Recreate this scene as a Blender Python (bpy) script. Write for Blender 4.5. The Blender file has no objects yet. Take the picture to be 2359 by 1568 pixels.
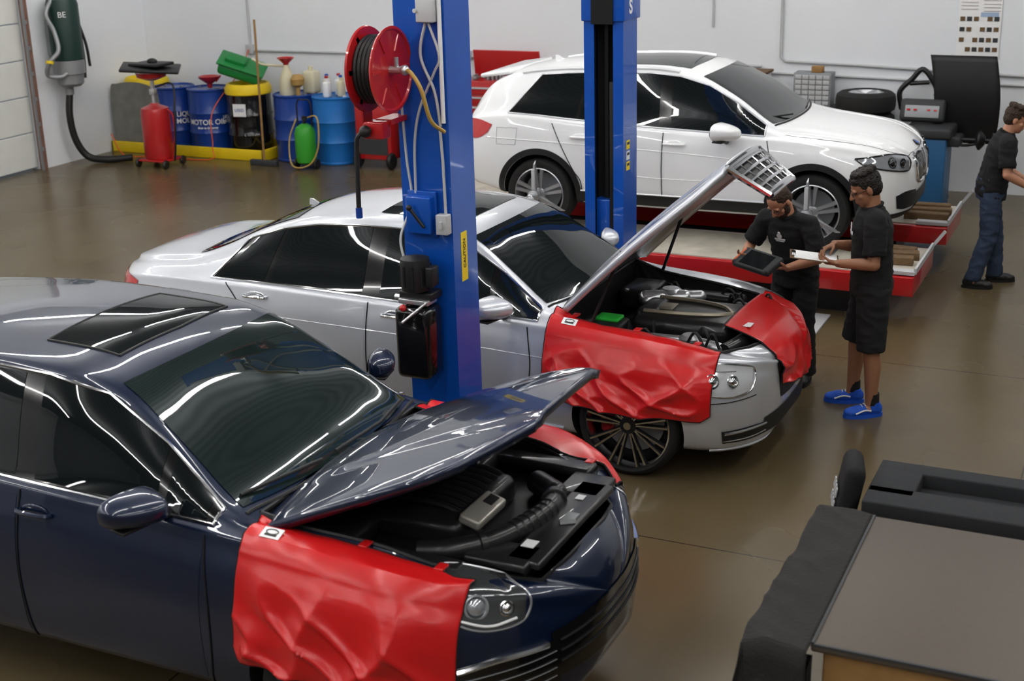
import bpy,bmesh,math,random
import numpy as np
from mathutils import Vector,Matrix,noise
from mathutils.bvhtree import BVHTree
random.seed(3)
SC=bpy.context.scene; COL=SC.collection
V=Vector
# ------------------------------------------------------------------ materials
def mat(name,c,rough=.5,metal=0,coat=0,bump=0,bscale=40,var=.06,vscale=4,emit=0,spec=.5,crough=.03):
    m=bpy.data.materials.new(name);m.use_nodes=True;nt=m.node_tree;N=nt.nodes;L=nt.links
    b=N['Principled BSDF'];tc=N.new('ShaderNodeTexCoord')
    nz=N.new('ShaderNodeTexNoise');nz.inputs['Scale'].default_value=vscale;nz.inputs['Detail'].default_value=4
    L.new(tc.outputs['Object'],nz.inputs['Vector'])
    r=N.new('ShaderNodeMix');r.data_type='RGBA'
    r.inputs[6].default_value=(*[x*(1-var) for x in c],1);r.inputs[7].default_value=(*[min(1,x*(1+var)) for x in c],1)
    L.new(nz.outputs['Fac'],r.inputs[0]);L.new(r.outputs[2],b.inputs['Base Color'])
    b.inputs['Roughness'].default_value=rough;b.inputs['Metallic'].default_value=metal
    b.inputs['Coat Weight'].default_value=coat;b.inputs['Coat Roughness'].default_value=crough
    b.inputs['Specular IOR Level'].default_value=spec
    if bump:
        n2=N.new('ShaderNodeTexNoise');n2.inputs['Scale'].default_value=bscale;n2.inputs['Detail'].default_value=6
        L.new(tc.outputs['Object'],n2.inputs['Vector'])
        bp=N.new('ShaderNodeBump');bp.inputs['Strength'].default_value=bump;bp.inputs['Distance'].default_value=.02
        L.new(n2.outputs['Fac'],bp.inputs['Height']);L.new(bp.outputs['Normal'],b.inputs['Normal'])
    if emit:
        b.inputs['Emission Color'].default_value=(*c,1);b.inputs['Emission Strength'].default_value=emit
    return m
NAVY=mat('navy_paint',(.0014,.010,.040),.35,.2,1,var=.2,crough=.015)
SILV=mat('silver_paint',(.56,.58,.62),.34,.45,1,var=.03)
WHITE=mat('white_paint',(.82,.83,.84),.4,0,1,var=.02)
GLASS=mat('dark_glass',(.006,.009,.010),.02,0,0,spec=.7)
GLASSG=mat('windshield_glass',(.014,.024,.023),.02,0,0,spec=.9,var=.5,vscale=2)
BLK=mat('black_plastic',(.012,.012,.013),.45)
BAYM=mat('bay_plastic',(.016,.016,.017),.33,coat=.2)
BLKG=mat('gloss_black',(.006,.006,.007),.12,coat=.5)
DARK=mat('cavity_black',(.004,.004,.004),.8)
RUB=mat('tire_rubber',(.014,.014,.014),.75,bump=.3,bscale=60)
CHR=mat('chrome',(.75,.76,.78),.12,1)
ALU=mat('brushed_aluminium',(.58,.59,.61),.32,.8,bump=.05)
HLG=mat('headlight_glass',(.42,.44,.47),.1,.5,1)
HLC=mat('clear_headlight',(.66,.68,.70),.12,.35,1)
HLD=mat('headlight_dark',(.08,.085,.09),.12,.4,1)
REDL=mat('taillight_red',(.5,.005,.01),.15,0,1)
RED=mat('red_vinyl',(.56,.011,.013),.30,0,.3,bump=.2,bscale=5,var=.10,vscale=8,crough=.18)
REDP=mat('red_enamel',(.45,.012,.015),.3,0,.5)
BLUE=mat('blue_enamel',(.002,.085,.43),.35,0,.4,var=.15,bump=.03,bscale=15)
DBLUE=mat('drum_blue',(.006,.05,.28),.35,0,.3,var=.15)
LBLUE=mat('plastic_blue',(.01,.16,.48),.45,var=.15)
YEL=mat('yellow_plastic',(.75,.55,.01),.45,var=.12)
GRN=mat('green_plastic',(.01,.22,.05),.45)
LGRN=mat('light_green_enamel',(.04,.32,.03),.35)
CREAM=mat('cream_plastic',(.62,.58,.42),.5)
WHT=mat('white_plastic',(.75,.76,.77),.5)
GREY=mat('grey_metal',(.30,.31,.32),.45,.4)
LGREY=mat('light_grey_metal',(.5,.51,.52),.5,.1)
DGREY=mat('dark_grey',(.04,.042,.045),.6)
WOOD=mat('wood',(.30,.17,.06),.55,var=.3,vscale=12)
OLDWOOD=mat('old_wood_block',(.16,.10,.05),.8,var=.4,vscale=20)
STAIN=mat('ramp_deck',(.50,.47,.40),.5,.1,var=.35,vscale=6)
TOPM=mat('worn_laminate_top',(.075,.058,.043),.45,var=.08,vscale=30)
CLOTH=mat('black_cloth',(.010,.010,.011),.9,bump=.3,bscale=120)
CLOTHG=mat('grey_black_cloth',(.020,.018,.017),.85,bump=.3,bscale=60)
FOAM=mat('charcoal_foam',(.022,.024,.027),.85,bump=.4,bscale=200)
JEAN=mat('denim',(.035,.055,.10),.85,bump=.3,bscale=150,var=.3,vscale=15)
SKINM=mat('skin',(.48,.24,.15),.5,var=.1)
SKIN2=mat('skin_tan',(.33,.16,.09),.5,var=.1)
HAIR=mat('dark_hair',(.012,.008,.006),.6,bump=.6,bscale=90)
HAIRB=mat('brown_hair',(.04,.02,.010),.6,bump=.6,bscale=90)
SHOEB=mat('blue_mesh_shoe',(.01,.10,.55),.6,bump=.3,bscale=150)
PAPER=mat('paper',(.8,.8,.8),.7)
LABELY=mat('warning_yellow',(.85,.65,.02),.5)
GOLD=mat('gold_trim',(.6,.4,.12),.25,1)
EYE=mat('eye_dark',(.03,.02,.015),.2)
GRNB=mat('green_battery_cap',(.02,.5,.05),.4)
BROWN=mat('engine_bronze_trim',(.30,.27,.21),.35,.6)
HOSE=mat('black_rubber_hose',(.015,.014,.014),.5)
YHOSE=mat('tan_hose',(.45,.30,.08),.45)
ORANGE=mat('orange_trim',(.7,.12,.02),.5)
RUST=mat('rusty_frame',(.22,.12,.09),.7,var=.4,vscale=10)
# ------------------------------------------------------------------ mesh builder
def frame(d):
    d=V(d).normalized();a=V((0,0,1)) if abs(d.z)<.9 else V((1,0,0))
    x=a.cross(d).normalized();y=d.cross(x);return x,y,d
def cr(pts,n):
    pts=[V(p) for p in pts];P=[pts[0]*2-pts[1]]+pts+[pts[-1]*2-pts[-2]];o=[]
    m=len(pts)-1
    for i in range(n):
        t=i/(n-1)*m;k=min(int(t),m-1);t-=k;a,b,c,d=P[k:k+4]
        o.append(.5*((2*b)+(c-a)*t+(2*a-5*b+4*c-d)*t*t+(3*b-a-3*c+d)*t**3))
    return o
class MB:
    def __init__(s):s.v=[];s.f=[];s.m=[]
    def add(s,vs,fs,m=0):
        o=len(s.v);s.v+=[V(p) for p in vs];s.f+=[tuple(i+o for i in f) for f in fs];s.m+=[m]*len(fs)
    def box(s,c,sz,m=0,bev=0,R=None):
        bm=bmesh.new();bmesh.ops.create_cube(bm,size=1)
        for v in bm.verts:v.co=V((v.co.x*sz[0],v.co.y*sz[1],v.co.z*sz[2]))
        if bev:bmesh.ops.bevel(bm,geom=list(bm.edges),offset=min(bev,min(sz)*.45),segments=3,affect='EDGES',profile=.5)
        R=R or Matrix.Identity(3);c=V(c)
        bm.verts.index_update()
        s.add([c+R@v.co for v in bm.verts],[[v.index for v in f.verts] for f in bm.faces],m);bm.free()
    def lathe(s,prof,o=(0,0,0),ax=(0,0,1),m=0,n=28,sx=1,sy=1,cap=True):
        x,y,z=frame(ax);o=V(o)
        if tuple(ax)==(0,0,1):x,y=V((1,0,0)),V((0,1,0))
        vs=[];fs=[]
        for r,h in prof:
            for i in range(n):
                a=2*math.pi*i/n;vs.append(o+x*(r*sx*math.cos(a))+y*(r*sy*math.sin(a))+z*h)
        for k in range(len(prof)-1):
            for i in range(n):
                j=(i+1)%n;fs.append((k*n+i,k*n+j,(k+1)*n+j,(k+1)*n+i))
        if cap:fs.append(tuple(range(n-1,-1,-1)));fs.append(tuple((len(prof)-1)*n+i for i in range(n)))
        s.add(vs,fs,m)
    def cyl(s,p0,p1,r0,r1=None,m=0,n=16):
        p0,p1=V(p0),V(p1);r1=r0 if r1 is None else r1;d=p1-p0
        s.lathe([(r0,0),(r1,d.length)],p0,d.normalized()if d.length>1e-6 else(0,0,1),m,n)
    def ell(s,c,r,m=0,R=None,n=16):
        bm=bmesh.new();bmesh.ops.create_uvsphere(bm,u_segments=n,v_segments=max(6,n//2+2),radius=1)
        if not hasattr(r,'__len__'):r=(r,r,r)
        R=R or Matrix.Identity(3);c=V(c);bm.verts.index_update()
        s.add([c+R@V((v.co.x*r[0],v.co.y*r[1],v.co.z*r[2])) for v in bm.verts],[[v.index for v in f.verts] for f in bm.faces],m);bm.free()
    def cap(s,p0,p1,r0,r1=None,m=0,n=14):
        r1=r0 if r1 is None else r1
        s.cyl(p0,p1,r0,r1,m,n);s.ell(p0,r0,m,n=n);s.ell(p1,r1,m,n=n)
    def tube(s,pts,r,m=0,n=8,sub=0,closed=False):
        pts=[V(p) for p in pts]
        if sub:pts=cr(pts,sub)
        vs=[];fs=[];up=None;N=len(pts)
        for i,p in enumerate(pts):
            d=(pts[min(i+1,N-1)]-pts[max(i-1,0)])
            if closed:d=pts[(i+1)%N]-pts[i-1]
            if d.length<1e-9:d=V((0,0,1))
            d.normalize()
            if up is None:x,y,_=frame(d)
            else:
                x=up-d*up.dot(d)
                x=x.normalized() if x.length>1e-6 else frame(d)[0]
                y=d.cross(x)
            up=x
            for k in range(n):
                a=2*math.pi*k/n;vs.append(p+x*r*math.cos(a)+y*r*math.sin(a))
        for i in range(N if closed else N-1):
            for k in range(n):
                j=(k+1)%n;i2=(i+1)%N;fs.append((i*n+k,i*n+j,i2*n+j,i2*n+k))
        if not closed:fs.append(tuple(range(n-1,-1,-1)));fs.append(tuple((N-1)*n+k for k in range(n)))
        s.add(vs,fs,m)
    def prism(s,poly,d,m=0):
        poly=[V(p) for p in poly];d=V(d);n=len(poly)
        fs=[tuple(range(n-1,-1,-1)),tuple(range(n,2*n))]+[(i,(i+1)%n,(i+1)%n+n,i+n) for i in range(n)]
        s.add(poly+[p+d for p in poly],fs,m)
    def bar(s,p0,p1,w0,w1,t,nrm,m=0):
        p0,p1,nrm=V(p0),V(p1),V(nrm);d=(p1-p0).normalized();w=d.cross(nrm).normalized();nn=w.cross(d)
        vs=[]
        for p,ww in((p0,w0),(p1,w1)):
            vs+=[p-w*ww/2-nn*t/2,p+w*ww/2-nn*t/2,p+w*ww*.36+nn*t/2,p-w*ww*.36+nn*t/2]
        s.add(vs,[(0,1,2,3),(7,6,5,4),(0,4,5,1),(1,5,6,2),(2,6,7,3),(3,7,4,0)],m)
    def grid(s,P,m=0):
        nu=len(P);nv=len(P[0])
        s.add([p for r in P for p in r],[(i*nv+j,(i+1)*nv+j,(i+1)*nv+j+1,i*nv+j+1) for i in range(nu-1) for j in range(nv-1)],m)
    def obj(s,name,mats,parent=None,smooth=True,ang=38,solid=0,M=None,soff=-1,recalc=True,vol=False):
        me=bpy.data.meshes.new(name);me.from_pydata([tuple(p) for p in s.v],[],s.f)
        if not isinstance(mats,(list,tuple)):mats=[mats]
        for q in mats:me.materials.append(q)
        me.polygons.foreach_set('material_index',s.m);me.update()
        if recalc:
            bm=bmesh.new();bm.from_mesh(me);bmesh.ops.recalc_face_normals(bm,faces=bm.faces)
            bm.to_mesh(me);bm.free()
        if smooth:
            me.polygons.foreach_set('use_smooth',[True]*len(me.polygons));me.set_sharp_from_angle(angle=math.radians(ang))
        o=bpy.data.objects.new(name,me);COL.objects.link(o)
        if parent:o.parent=parent
        if M:o.matrix_local=M
        if solid:
            k=o.modifiers.new('solidify','SOLIDIFY');k.thickness=abs(solid);k.offset=soff
            if len(mats)>1:k.material_offset=1;k.material_offset_rim=1
        return o
def root(name,label,cat,loc=(0,0,0),rz=0,group=None,kind=None):
    e=bpy.data.objects.new(name,None);COL.objects.link(e);e.location=loc;e.rotation_euler=(0,0,rz);e.empty_display_size=.1
    tag(e,label,cat,group);return e
def tag(o,label,cat,group=None):
    o['label']=label;o['category']=cat
    if group:o['group']=group
    return o
def text(name,s,size,M,mt,parent=None,wrap=0,ext=.001,bold=0):
    cu=bpy.data.curves.new(name,'FONT');cu.body=s;cu.size=size;cu.extrude=ext;cu.align_x='CENTER';cu.align_y='CENTER';cu.offset=bold
    t=bpy.data.objects.new(name,cu);COL.objects.link(t);dg=bpy.context.evaluated_depsgraph_get();dg.update()
    me=bpy.data.meshes.new_from_object(t.evaluated_get(dg));bpy.data.objects.remove(t)
    if wrap:
        for v in me.vertices:
            a=v.co.x/wrap;z=v.co.z;v.co=V(((wrap+z)*math.sin(a),v.co.y,(wrap+z)*math.cos(a)-wrap))
    me.materials.clear();me.materials.append(mt)
    o=bpy.data.objects.new(name,me);COL.objects.link(o)
    if parent:o.parent=parent
    o.matrix_local=M;return o
def TM(loc,x,y):
    x=V(x).normalized();z=x.cross(V(y)).normalized();y=z.cross(x)
    return Matrix.Translation(V(loc))@Matrix((x,y,z)).transposed().to_4x4()
def evalmesh(o):
    dg=bpy.context.evaluated_depsgraph_get();dg.update()
    return bpy.data.meshes.new_from_object(o.evaluated_get(dg),depsgraph=dg)
# ------------------------------------------------------------------ car bodies
def pchip(x,y,q):
    x=np.asarray(x,float);y=np.asarray(y,float);q=np.atleast_1d(np.asarray(q,float));h=np.diff(x);d=np.diff(y)/h
    m=np.zeros(len(x));m[0]=d[0];m[-1]=d[-1]
    for i in range(1,len(x)-1):
        if d[i-1]*d[i]>0:
            w1=2*h[i]+h[i-1];w2=h[i]+2*h[i-1];m[i]=(w1+w2)/(w1/d[i-1]+w2/d[i])
    k=np.clip(np.searchsorted(x,q)-1,0,len(x)-2);t=(q-x[k])/h[k];t=np.clip(t,0,1)
    return (2*t**3-3*t**2+1)*y[k]+(t**3-2*t**2+t)*h[k]*m[k]+(-2*t**3+3*t**2)*y[k+1]+(t**3-t**2)*h[k]*m[k+1]
def clip(vs,fs,fv):
    nv=[];nm={};nf=[]
    def gv(i):
        if ('v',i) not in nm:nm[('v',i)]=len(nv);nv.append(vs[i])
        return nm[('v',i)]
    def ge(i,j):
        k=('e',min(i,j),max(i,j))
        if k not in nm:
            a,b=k[1],k[2];t=fv[a]/(fv[a]-fv[b]);nm[k]=len(nv);nv.append(tuple(vs[a][q]+(vs[b][q]-vs[a][q])*t for q in range(3)))
        return nm[k]
    for f in fs:
        s=[fv[i]>0 for i in f]
        if all(s):nf.append(tuple(gv(i) for i in f));continue
        if not any(s):continue
        o=[];n=len(f)
        for k in range(n):
            i,j=f[k],f[(k+1)%n]
            if fv[i]>0:o.append(gv(i))
            if (fv[i]>0)!=(fv[j]>0):o.append(ge(i,j))
        if len(o)>2:nf.append(tuple(o))
    return nv,nf
def polysd(x,y,poly):
    d=1e9;ins=False;n=len(poly)
    for i in range(n):
        ax,ay=poly[i];bx,by=poly[(i+1)%n];dx,dy=bx-ax,by-ay
        t=max(0,min(1,((x-ax)*dx+(y-ay)*dy)/(dx*dx+dy*dy+1e-12)));d=min(d,math.hypot(x-ax-t*dx,y-ay-t*dy))
        if (ay>y)!=(by>y) and x<(bx-ax)*(y-ay)/(by-ay)+ax:ins=not ins
    return -d if ins else d
class Car:
    def __init__(s,label,loc,rz,tab,fl,fn,rl,rn,zc,paint,wheels,wz,ra,hood=None):
        s.root=root('car',label,'car',loc,rz);s.T=np.array(tab);s.fl,s.fn,s.rl,s.rn,s.zc=fl,fn,rl,rn,zc
        s.xf=s.T[-1,0];s.xr=s.T[0,0];s.paint=paint
        s.gx=np.linspace(s.xr,s.xf,601);dx=s.gx[1]-s.gx[0];sg_=.055/dx;kk=np.arange(-24,25);ker=np.exp(-.5*(kk/sg_)**2);ker/=ker.sum()
        s.G=[None]+[np.convolve(np.pad(pchip(s.T[:,0],s.T[:,i],s.gx),24,mode='reflect',reflect_type='odd'),ker,'valid') for i in range(1,10)]
        xs=list(np.linspace(s.xr+rl,s.xf-fl,110))
        a=[s.xf-fl+fl*math.sin(t*math.pi/2) for t in np.linspace(0,1,34)[1:-1]]+[s.xf-.0015]
        b=[s.xr+rl-rl*math.sin(t*math.pi/2) for t in np.linspace(0,1,26)[1:-1]]+[s.xr+.0015]
        xs=sorted(b)+xs+a
        rings=[];
        for x in xs:
            h=s.section(x);r=[(x,y,z) for y,z in h]+[(x,-y,z) for y,z in h[-2:0:-1]];rings.append(r)
        n=len(rings[0]);vs=[p for r in rings for p in r]
        fs=[(i*n+j,(i+1)*n+j,(i+1)*n+(j+1)%n,i*n+(j+1)%n) for i in range(len(rings)-1) for j in range(n)]
        fs.append(tuple(range(n)));fs.append(tuple((len(rings)-1)*n+j for j in range(n-1,-1,-1)))
        s.bvh=BVHTree.FromPolygons([V(v) for v in vs],fs)
        fv=[]
        for x,y,z in vs:
            f=1.
            for w in wheels:f=min(f,max(math.hypot(x-w,z-wz)-ra,.60-abs(y)))
            if hood:f=min(f,max(polysd(x,y,hood),.55-z))
            fv.append(f if abs(f)>1e-6 else 1e-6)
        v2,f2=clip(vs,fs,fv)
        mb=MB();mb.add(v2,f2);s.body=mb.obj('body_shell',paint,s.root,ang=50,recalc=False)
        for w in wheels:
            zb=s.col(1,w)+.01;a0=math.asin(max(-.95,min(.95,(zb-wz)/ra)))
            for sg in(-1,1):
                P=[]
                for k in range(61):
                    a=a0+(math.pi-2*a0)*k/60;x=w+ra*math.cos(a);z=wz+ra*math.sin(a)
                    p=s.hit(x,max(z,zb+.03),'y',sg,0);yo=abs(p.y)-.002
                    P.append([V((x,sg*yo,z)),V((x,sg*.6,z)),V((w+(x-w)*.02,sg*.6,max(zb,wz)))])
                mb=MB();mb.grid(P);mb.obj('wheel_liner',DARK,s.root,smooth=False)
        if hood:
            P=[];hp=hood+[hood[0]]
            for x,y in hp:
                p=s.hit(x,y,'z',1,-.001);P.append([p,V((x,y,p.z-.05)),V((x*.99+.016,y*.95,.58)),V((1.6,0,.56))])
            mb=MB();mb.grid(P);mb.obj('bay_liner',BLK,s.root,smooth=False)
            mb=MB();mb.tube([s.hit(x,y,'z',1,.002) for x,y in hp],.011,n=6);mb.obj('bay_seal',BLK,s.root)
    def col(s,i,x):return float(np.interp(x,s.gx,s.G[i]))
    def section(s,x):
        zb,ws,wm,zm,wsh,zsh,wr,zr,zt=[s.col(i,x) for i in range(1,10)]
        C=[(0,zb),(ws*.75,zb),(ws*.96,zb+.015),(ws+.35*(wm-ws),zb+.10),(wm-.006,(zb+zm)/2+.05),(wm,zm),
           ((wm+wsh)/2+.012,(zm+zsh)/2+.03),(wsh+.012,zsh-.045),(wsh,zsh),(wsh-.03,zsh+.014),
           ((wsh-.03)*.5+wr*.5+.012,(zsh+zr)/2+.012),(wr+.012,zr-.025),(wr-.012,zr+.008),(wr*.72,zr+(zt-zr)*.52),(wr*.36,zr+(zt-zr)*.88),(0,zt)]
        t=[0]
        for a,b in zip(C,C[1:]):t.append(t[-1]+math.hypot(a[0]-b[0],a[1]-b[1])+1e-4)
        q=[];k=4
        for a,b in zip(t,t[1:]):q+=[a+(b-a)*i/k for i in range(k)]
        q.append(t[-1]);ys=pchip(t,[c[0] for c in C],q);zs=pchip(t,[c[1] for c in C],q)
        for _ in range(3):
            y2=ys.copy();z2=zs.copy();y2[1:-1]=.25*ys[:-2]+.5*ys[1:-1]+.25*ys[2:];z2[1:-1]=.25*zs[:-2]+.5*zs[1:-1]+.25*zs[2:];z2[-1]=.5*zs[-1]+.5*zs[-2];ys,zs=y2,z2
        f=1;g=1
        if x>s.xf-s.fl:
            u=(x-s.xf+s.fl)/s.fl;f=max(0,1-u**s.fn)**(1/s.fn)
        if x<s.xr+s.rl:
            u=(s.xr+s.rl-x)/s.rl;f=max(0,1-u**s.rn)**(1/s.rn)
        for e,sg in((s.xf,1),(s.xr,-1)):
            u=1-abs(e-x)/.14
            if u>0:g=max(0,1-u**3)**(1/3)*.75+.25
        f=max(f,.02)
        return [(y*f,s.zc+(z-s.zc)*g) for y,z in zip(ys,zs)]
    def hit(s,a,b,axis,sgn=-1,off=.003,nrm=False):
        if axis=='y':o,d=V((a,sgn*3,b)),V((0,-sgn,0))
        elif axis=='z':o,d=V((a,b,4)),V((0,0,-1))
        elif axis=='x':o,d=V((6,a,b)),V((-1,0,0))
        elif axis=='r':o,d=V((-6,a,b)),V((1,0,0))
        elif axis=='d':
            e=V((.7071,-sgn*.7071,0));d=V((-.7071,-sgn*.7071,0));o=e*a+V((0,0,b))-d*5
        p,n,_,_=s.bvh.ray_cast(o,d)
        if p is None:
            p,n,_,_=s.bvh.find_nearest(o+d*(3 if axis!='d' else 4))
        if n.dot(d)>0:n=-n
        return (p+n*off,n) if nrm else p+n*off
    def patch(s,name,A,B,axis,mt,off=.004,nu=26,nv=8,sgn=-1,parent=None,solid=0,label=None):
        A=cr([V((*p,0)) for p in A],nu);B=cr([V((*p,0)) for p in B],nu)
        P=[[s.hit(*(A[i].lerp(B[i],j/nv)).xy,axis,sgn,off) for j in range(nv+1)] for i in range(nu)]
        mb=MB();mb.grid(P);o=mb.obj(name,mt,parent or s.root,ang=60,recalc=False)
        return o
    def line(s,name,pts,axis,r,mt,sgn=-1,off=.002,closed=False,parent=None,n=40,lin=False):
        pts=[V((*p,0)) for p in pts]
        if closed:pts=pts+[pts[0]]
        if lin:
            q=[];k=max(2,n//(len(pts)-1))
            for a,b in zip(pts,pts[1:]):q+=[a.lerp(b,i/k) for i in range(k)]
            q.append(pts[-1]);pts=q
        else:pts=cr(pts,n)
        P=[s.hit(*p.xy,axis,sgn,off) for p in pts]
        mb=MB();mb.tube(P,r,n=6);return mb.obj(name,mt,parent or s.root)
    def window(s,name,x0b,x0t,x1b,x1t,mt,sgn,db=.03,dt=.035,off=.005,nu=26):
        A=[(x,s.col(6,x)+db) for x in np.linspace(x0b,x1b,9)]
        B=[(x,max(s.col(8,x)-dt,s.col(6,x)+db+.004)) for x in np.linspace(x0t,x1t,9)]
        return s.patch(name,A,B,'y',mt,off,nu,8,sgn),A,B
    def lens(s,a,z,sg,r,hm):
        p,n=s.hit(a,z,'d',sg,.007,True);mb=MB();mb.lathe([(r,-.01),(r,.004),(r*.86,.006),(r*.8,.001),(r*.72,-.002),(r*.62,.004),(r*.4,.012),(.004,.016)],p,tuple(n),n=28)
        return mb.obj('headlight_lens',hm,s.root)
def wheel(car,x,sg,r,rim,style,width=.25,yo=.90,z=None):
    z=r if z is None else z;o=(x,sg*yo,z);ax=(0,sg,0);w=width;R=rim
    mb=MB();mb.lathe([(R-.005,-.005),(R+.015,.006),(r-.025,.0),(r-.006,-.025),(r,-.06),(r,-w+.06),(r-.006,-w+.025),(r-.03,-w),(R,-w)],o,ax,n=56,cap=False)
    wh=mb.obj('wheel',RUB,car.root)
    fm,sm={'merc':(CHR,BLK),'bmw':(ALU,DGREY),'cay':(ALU,ALU)}[style]
    mb=MB();mb.lathe([(R,-.006),(R-.012,.002),(R-.018,-.012),(R-.025,-.1),(R-.04,-w+.02)],o,ax,n=56,cap=False,m=0)
    mb.lathe([(R-.03,-.16),(.03,-.15)],o,ax,n=40,m=2)
    e1=V((1,0,0));e2=V((0,0,1));c=V(o);y=V(ax)
    def pt(a,rr,d):return c+e1*(rr*math.cos(a))+e2*(rr*math.sin(a))+y*d
    if style=='merc':
        for k in range(9):
            a=k*2*math.pi/9+.2
            for da,db in((-.06,-.12),(.06,.12)):
                mb.bar(pt(a+da*1.8,.045,-.035),pt(a+db*.9,R-.012,-.008),.022,.028,.02,y,1);mb.bar(pt(a+da*1.8,.045,-.024),pt(a+db*.9,R-.014,.003),.013,.018,.008,y,0)
    elif style=='bmw':
        for k in range(5):
            a=k*2*math.pi/5+math.pi/2
            for da,db in((-.25,-.14),(.25,.14)):
                mb.bar(pt(a+da,.06,-.02),pt(a+db,R-.012,.0),.036,.044,.02,y,0)
    else:
        for k in range(5):
            a=k*2*math.pi/5+math.pi/2+.3
            mb.bar(pt(a,.04,-.02),pt(a,R-.01,-.005),.06,.09,.03,y,0)
    mb.lathe([(.062,-.05),(.06,-.02),(.045,-.014)],o,ax,n=20,m=1 if style=='merc' else 0);mb.lathe([(.028,-.02),(.026,-.006)],o,ax,n=16,m=0)
    rm=mb.obj('wheel_rim',[fm,sm,DARK],wh);rm.parent=wh
    mb=MB();mb.lathe([(R*.72,-.145),(R*.72,-.13)],o,ax,n=40);mb.obj('brake_disc',GREY,wh)
    if style=='merc':
        mb=MB();mb.box(c+e1*(-R*.6)+y*(-.12),(.09,.05,.2),bev=.02);mb.obj('brake_caliper',REDP,wh)
    return wh
def mirror(car,x,z,sg,yb,mt,wid=.30,hs=1,sf=.15):
    if sg>0:wid*=.75;hs*=.85;sf*=.7;z-=.02
    mb=MB();M=Matrix.Rotation(sg*.22,3,'Z')
    bm=bmesh.new();bmesh.ops.create_uvsphere(bm,u_segments=48,v_segments=32,radius=1,matrix=Matrix.Rotation(math.pi/2,4,'Y'));bm.verts.index_update()
    c=V((x,sg*(yb+.05+wid/2),z));vs=[]
    for v in bm.verts:
        p=v.co.copy();px=math.copysign(abs(p.x)**.9,p.x);py=math.copysign(abs(p.y)**.72,p.y);pz=math.copysign(abs(p.z)**.72,p.z)
        out=py*sg
        sx=(sf*(1-.25*out) if px>0 else .03);hz=.074*(1-.10*out)*(1-.25*max(0,px))
        vs.append(c+M@V((px*sx,py*wid/2,hs*(pz*hz+.012*out))))
    mb.add(vs,[[v.index for v in f.verts] for f in bm.faces]);bm.free()
    o=mb.obj('door_mirror',mt,car.root,ang=80)
    mb=MB();q=V((x+.02,sg*(yb-.05),z-.11*hs));q2=c+M@V((.02,-sg*wid*.22,-.062*hs));mb.cap(q,q2,.030,.022);mb.box(c+M@V((.03,-sg*.02,-.064*hs)),(.10,wid*.75,.016),bev=.007,R=M)
    mb.obj('mirror_foot',BLK,o)
    mb=MB();mb.ell(c+M@V((-.026,0,0)),(.008,wid*.43,.058*hs),R=M);mb.obj('mirror_glass',GLASS,o)
    return o
def handle(car,x,z,sg,mt=CHR):
    p=car.hit(x,z,'y',sg,.0);mb=MB();mb.tube([p+V((-.1,sg*.004,0)),p+V((-.07,sg*.035,.004)),p+V((.07,sg*.035,.004)),p+V((.1,sg*.004,0))],.012,n=8,sub=16)
    mb.ell(p,(.085,.008,.04));mb.obj('door_handle',mt,car.root)
def arcpts(cx,cz,r,a0,a1,n=24):return [(cx+r*math.cos(math.radians(a0+(a1-a0)*i/(n-1))),cz+r*math.sin(math.radians(a0+(a1-a0)*i/(n-1)))) for i in range(n)]
def glazing(car,panes,ends,chrome,sgn,blackmt=BLKG):
    d,A,B=car.window('window_surround',ends[0],ends[1],ends[2],ends[3],blackmt,sgn,.018,.022,.003,40)
    for p in panes:car.window('side_window',*p,GLASS,sgn)
    loop=A+B[::-1]
    if chrome:car.line('window_chrome',loop,'y',.008,chrome,sgn,.004,closed=True,n=110,lin=True)
def hood_sheet(car,wx,ww,z0,z1,crown,hinge,th,mats,nu=60,nv=48,lift=(0,0,0),dome=.012):
    R=Matrix.Rotation(-th,4,'Y');h=V(hinge);P=[];lf=V(lift)
    for i in range(nu+1):
        t=i/nu;x=wx[0]+(wx[-1]-wx[0])*(1-(1-t)**1.3);w=float(pchip(wx,ww,x)[0]);row=[];tt=(x-wx[0])/(wx[-1]-wx[0])
        for j in range(nv+1):
            v=-1+2*j/nv;y=w*v
            z=z0+(z1-z0)*tt+.03*math.sin(math.pi*tt)*.8-crown*(y/.75)**2-.012*max(0,abs(v)-.9)/.1
            q=max(0,min(1,(abs(y)-(.40-.14*tt))/.06));q=q*q*(3-2*q);z+=dome*(1-q)*min(1,tt*5)
            p=V((x+.03*(1-v*v)*tt,y,z));row.append(h+lf+R@(p-h))
        P.append(row)
    mb=MB();mb.grid(P);o=mb.obj('hood',mats,car.root,ang=60,recalc=False)
    k=o.modifiers.new('s','SOLIDIFY');k.thickness=.04;k.offset=-1;k.material_offset=1
    return o,R,h
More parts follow.
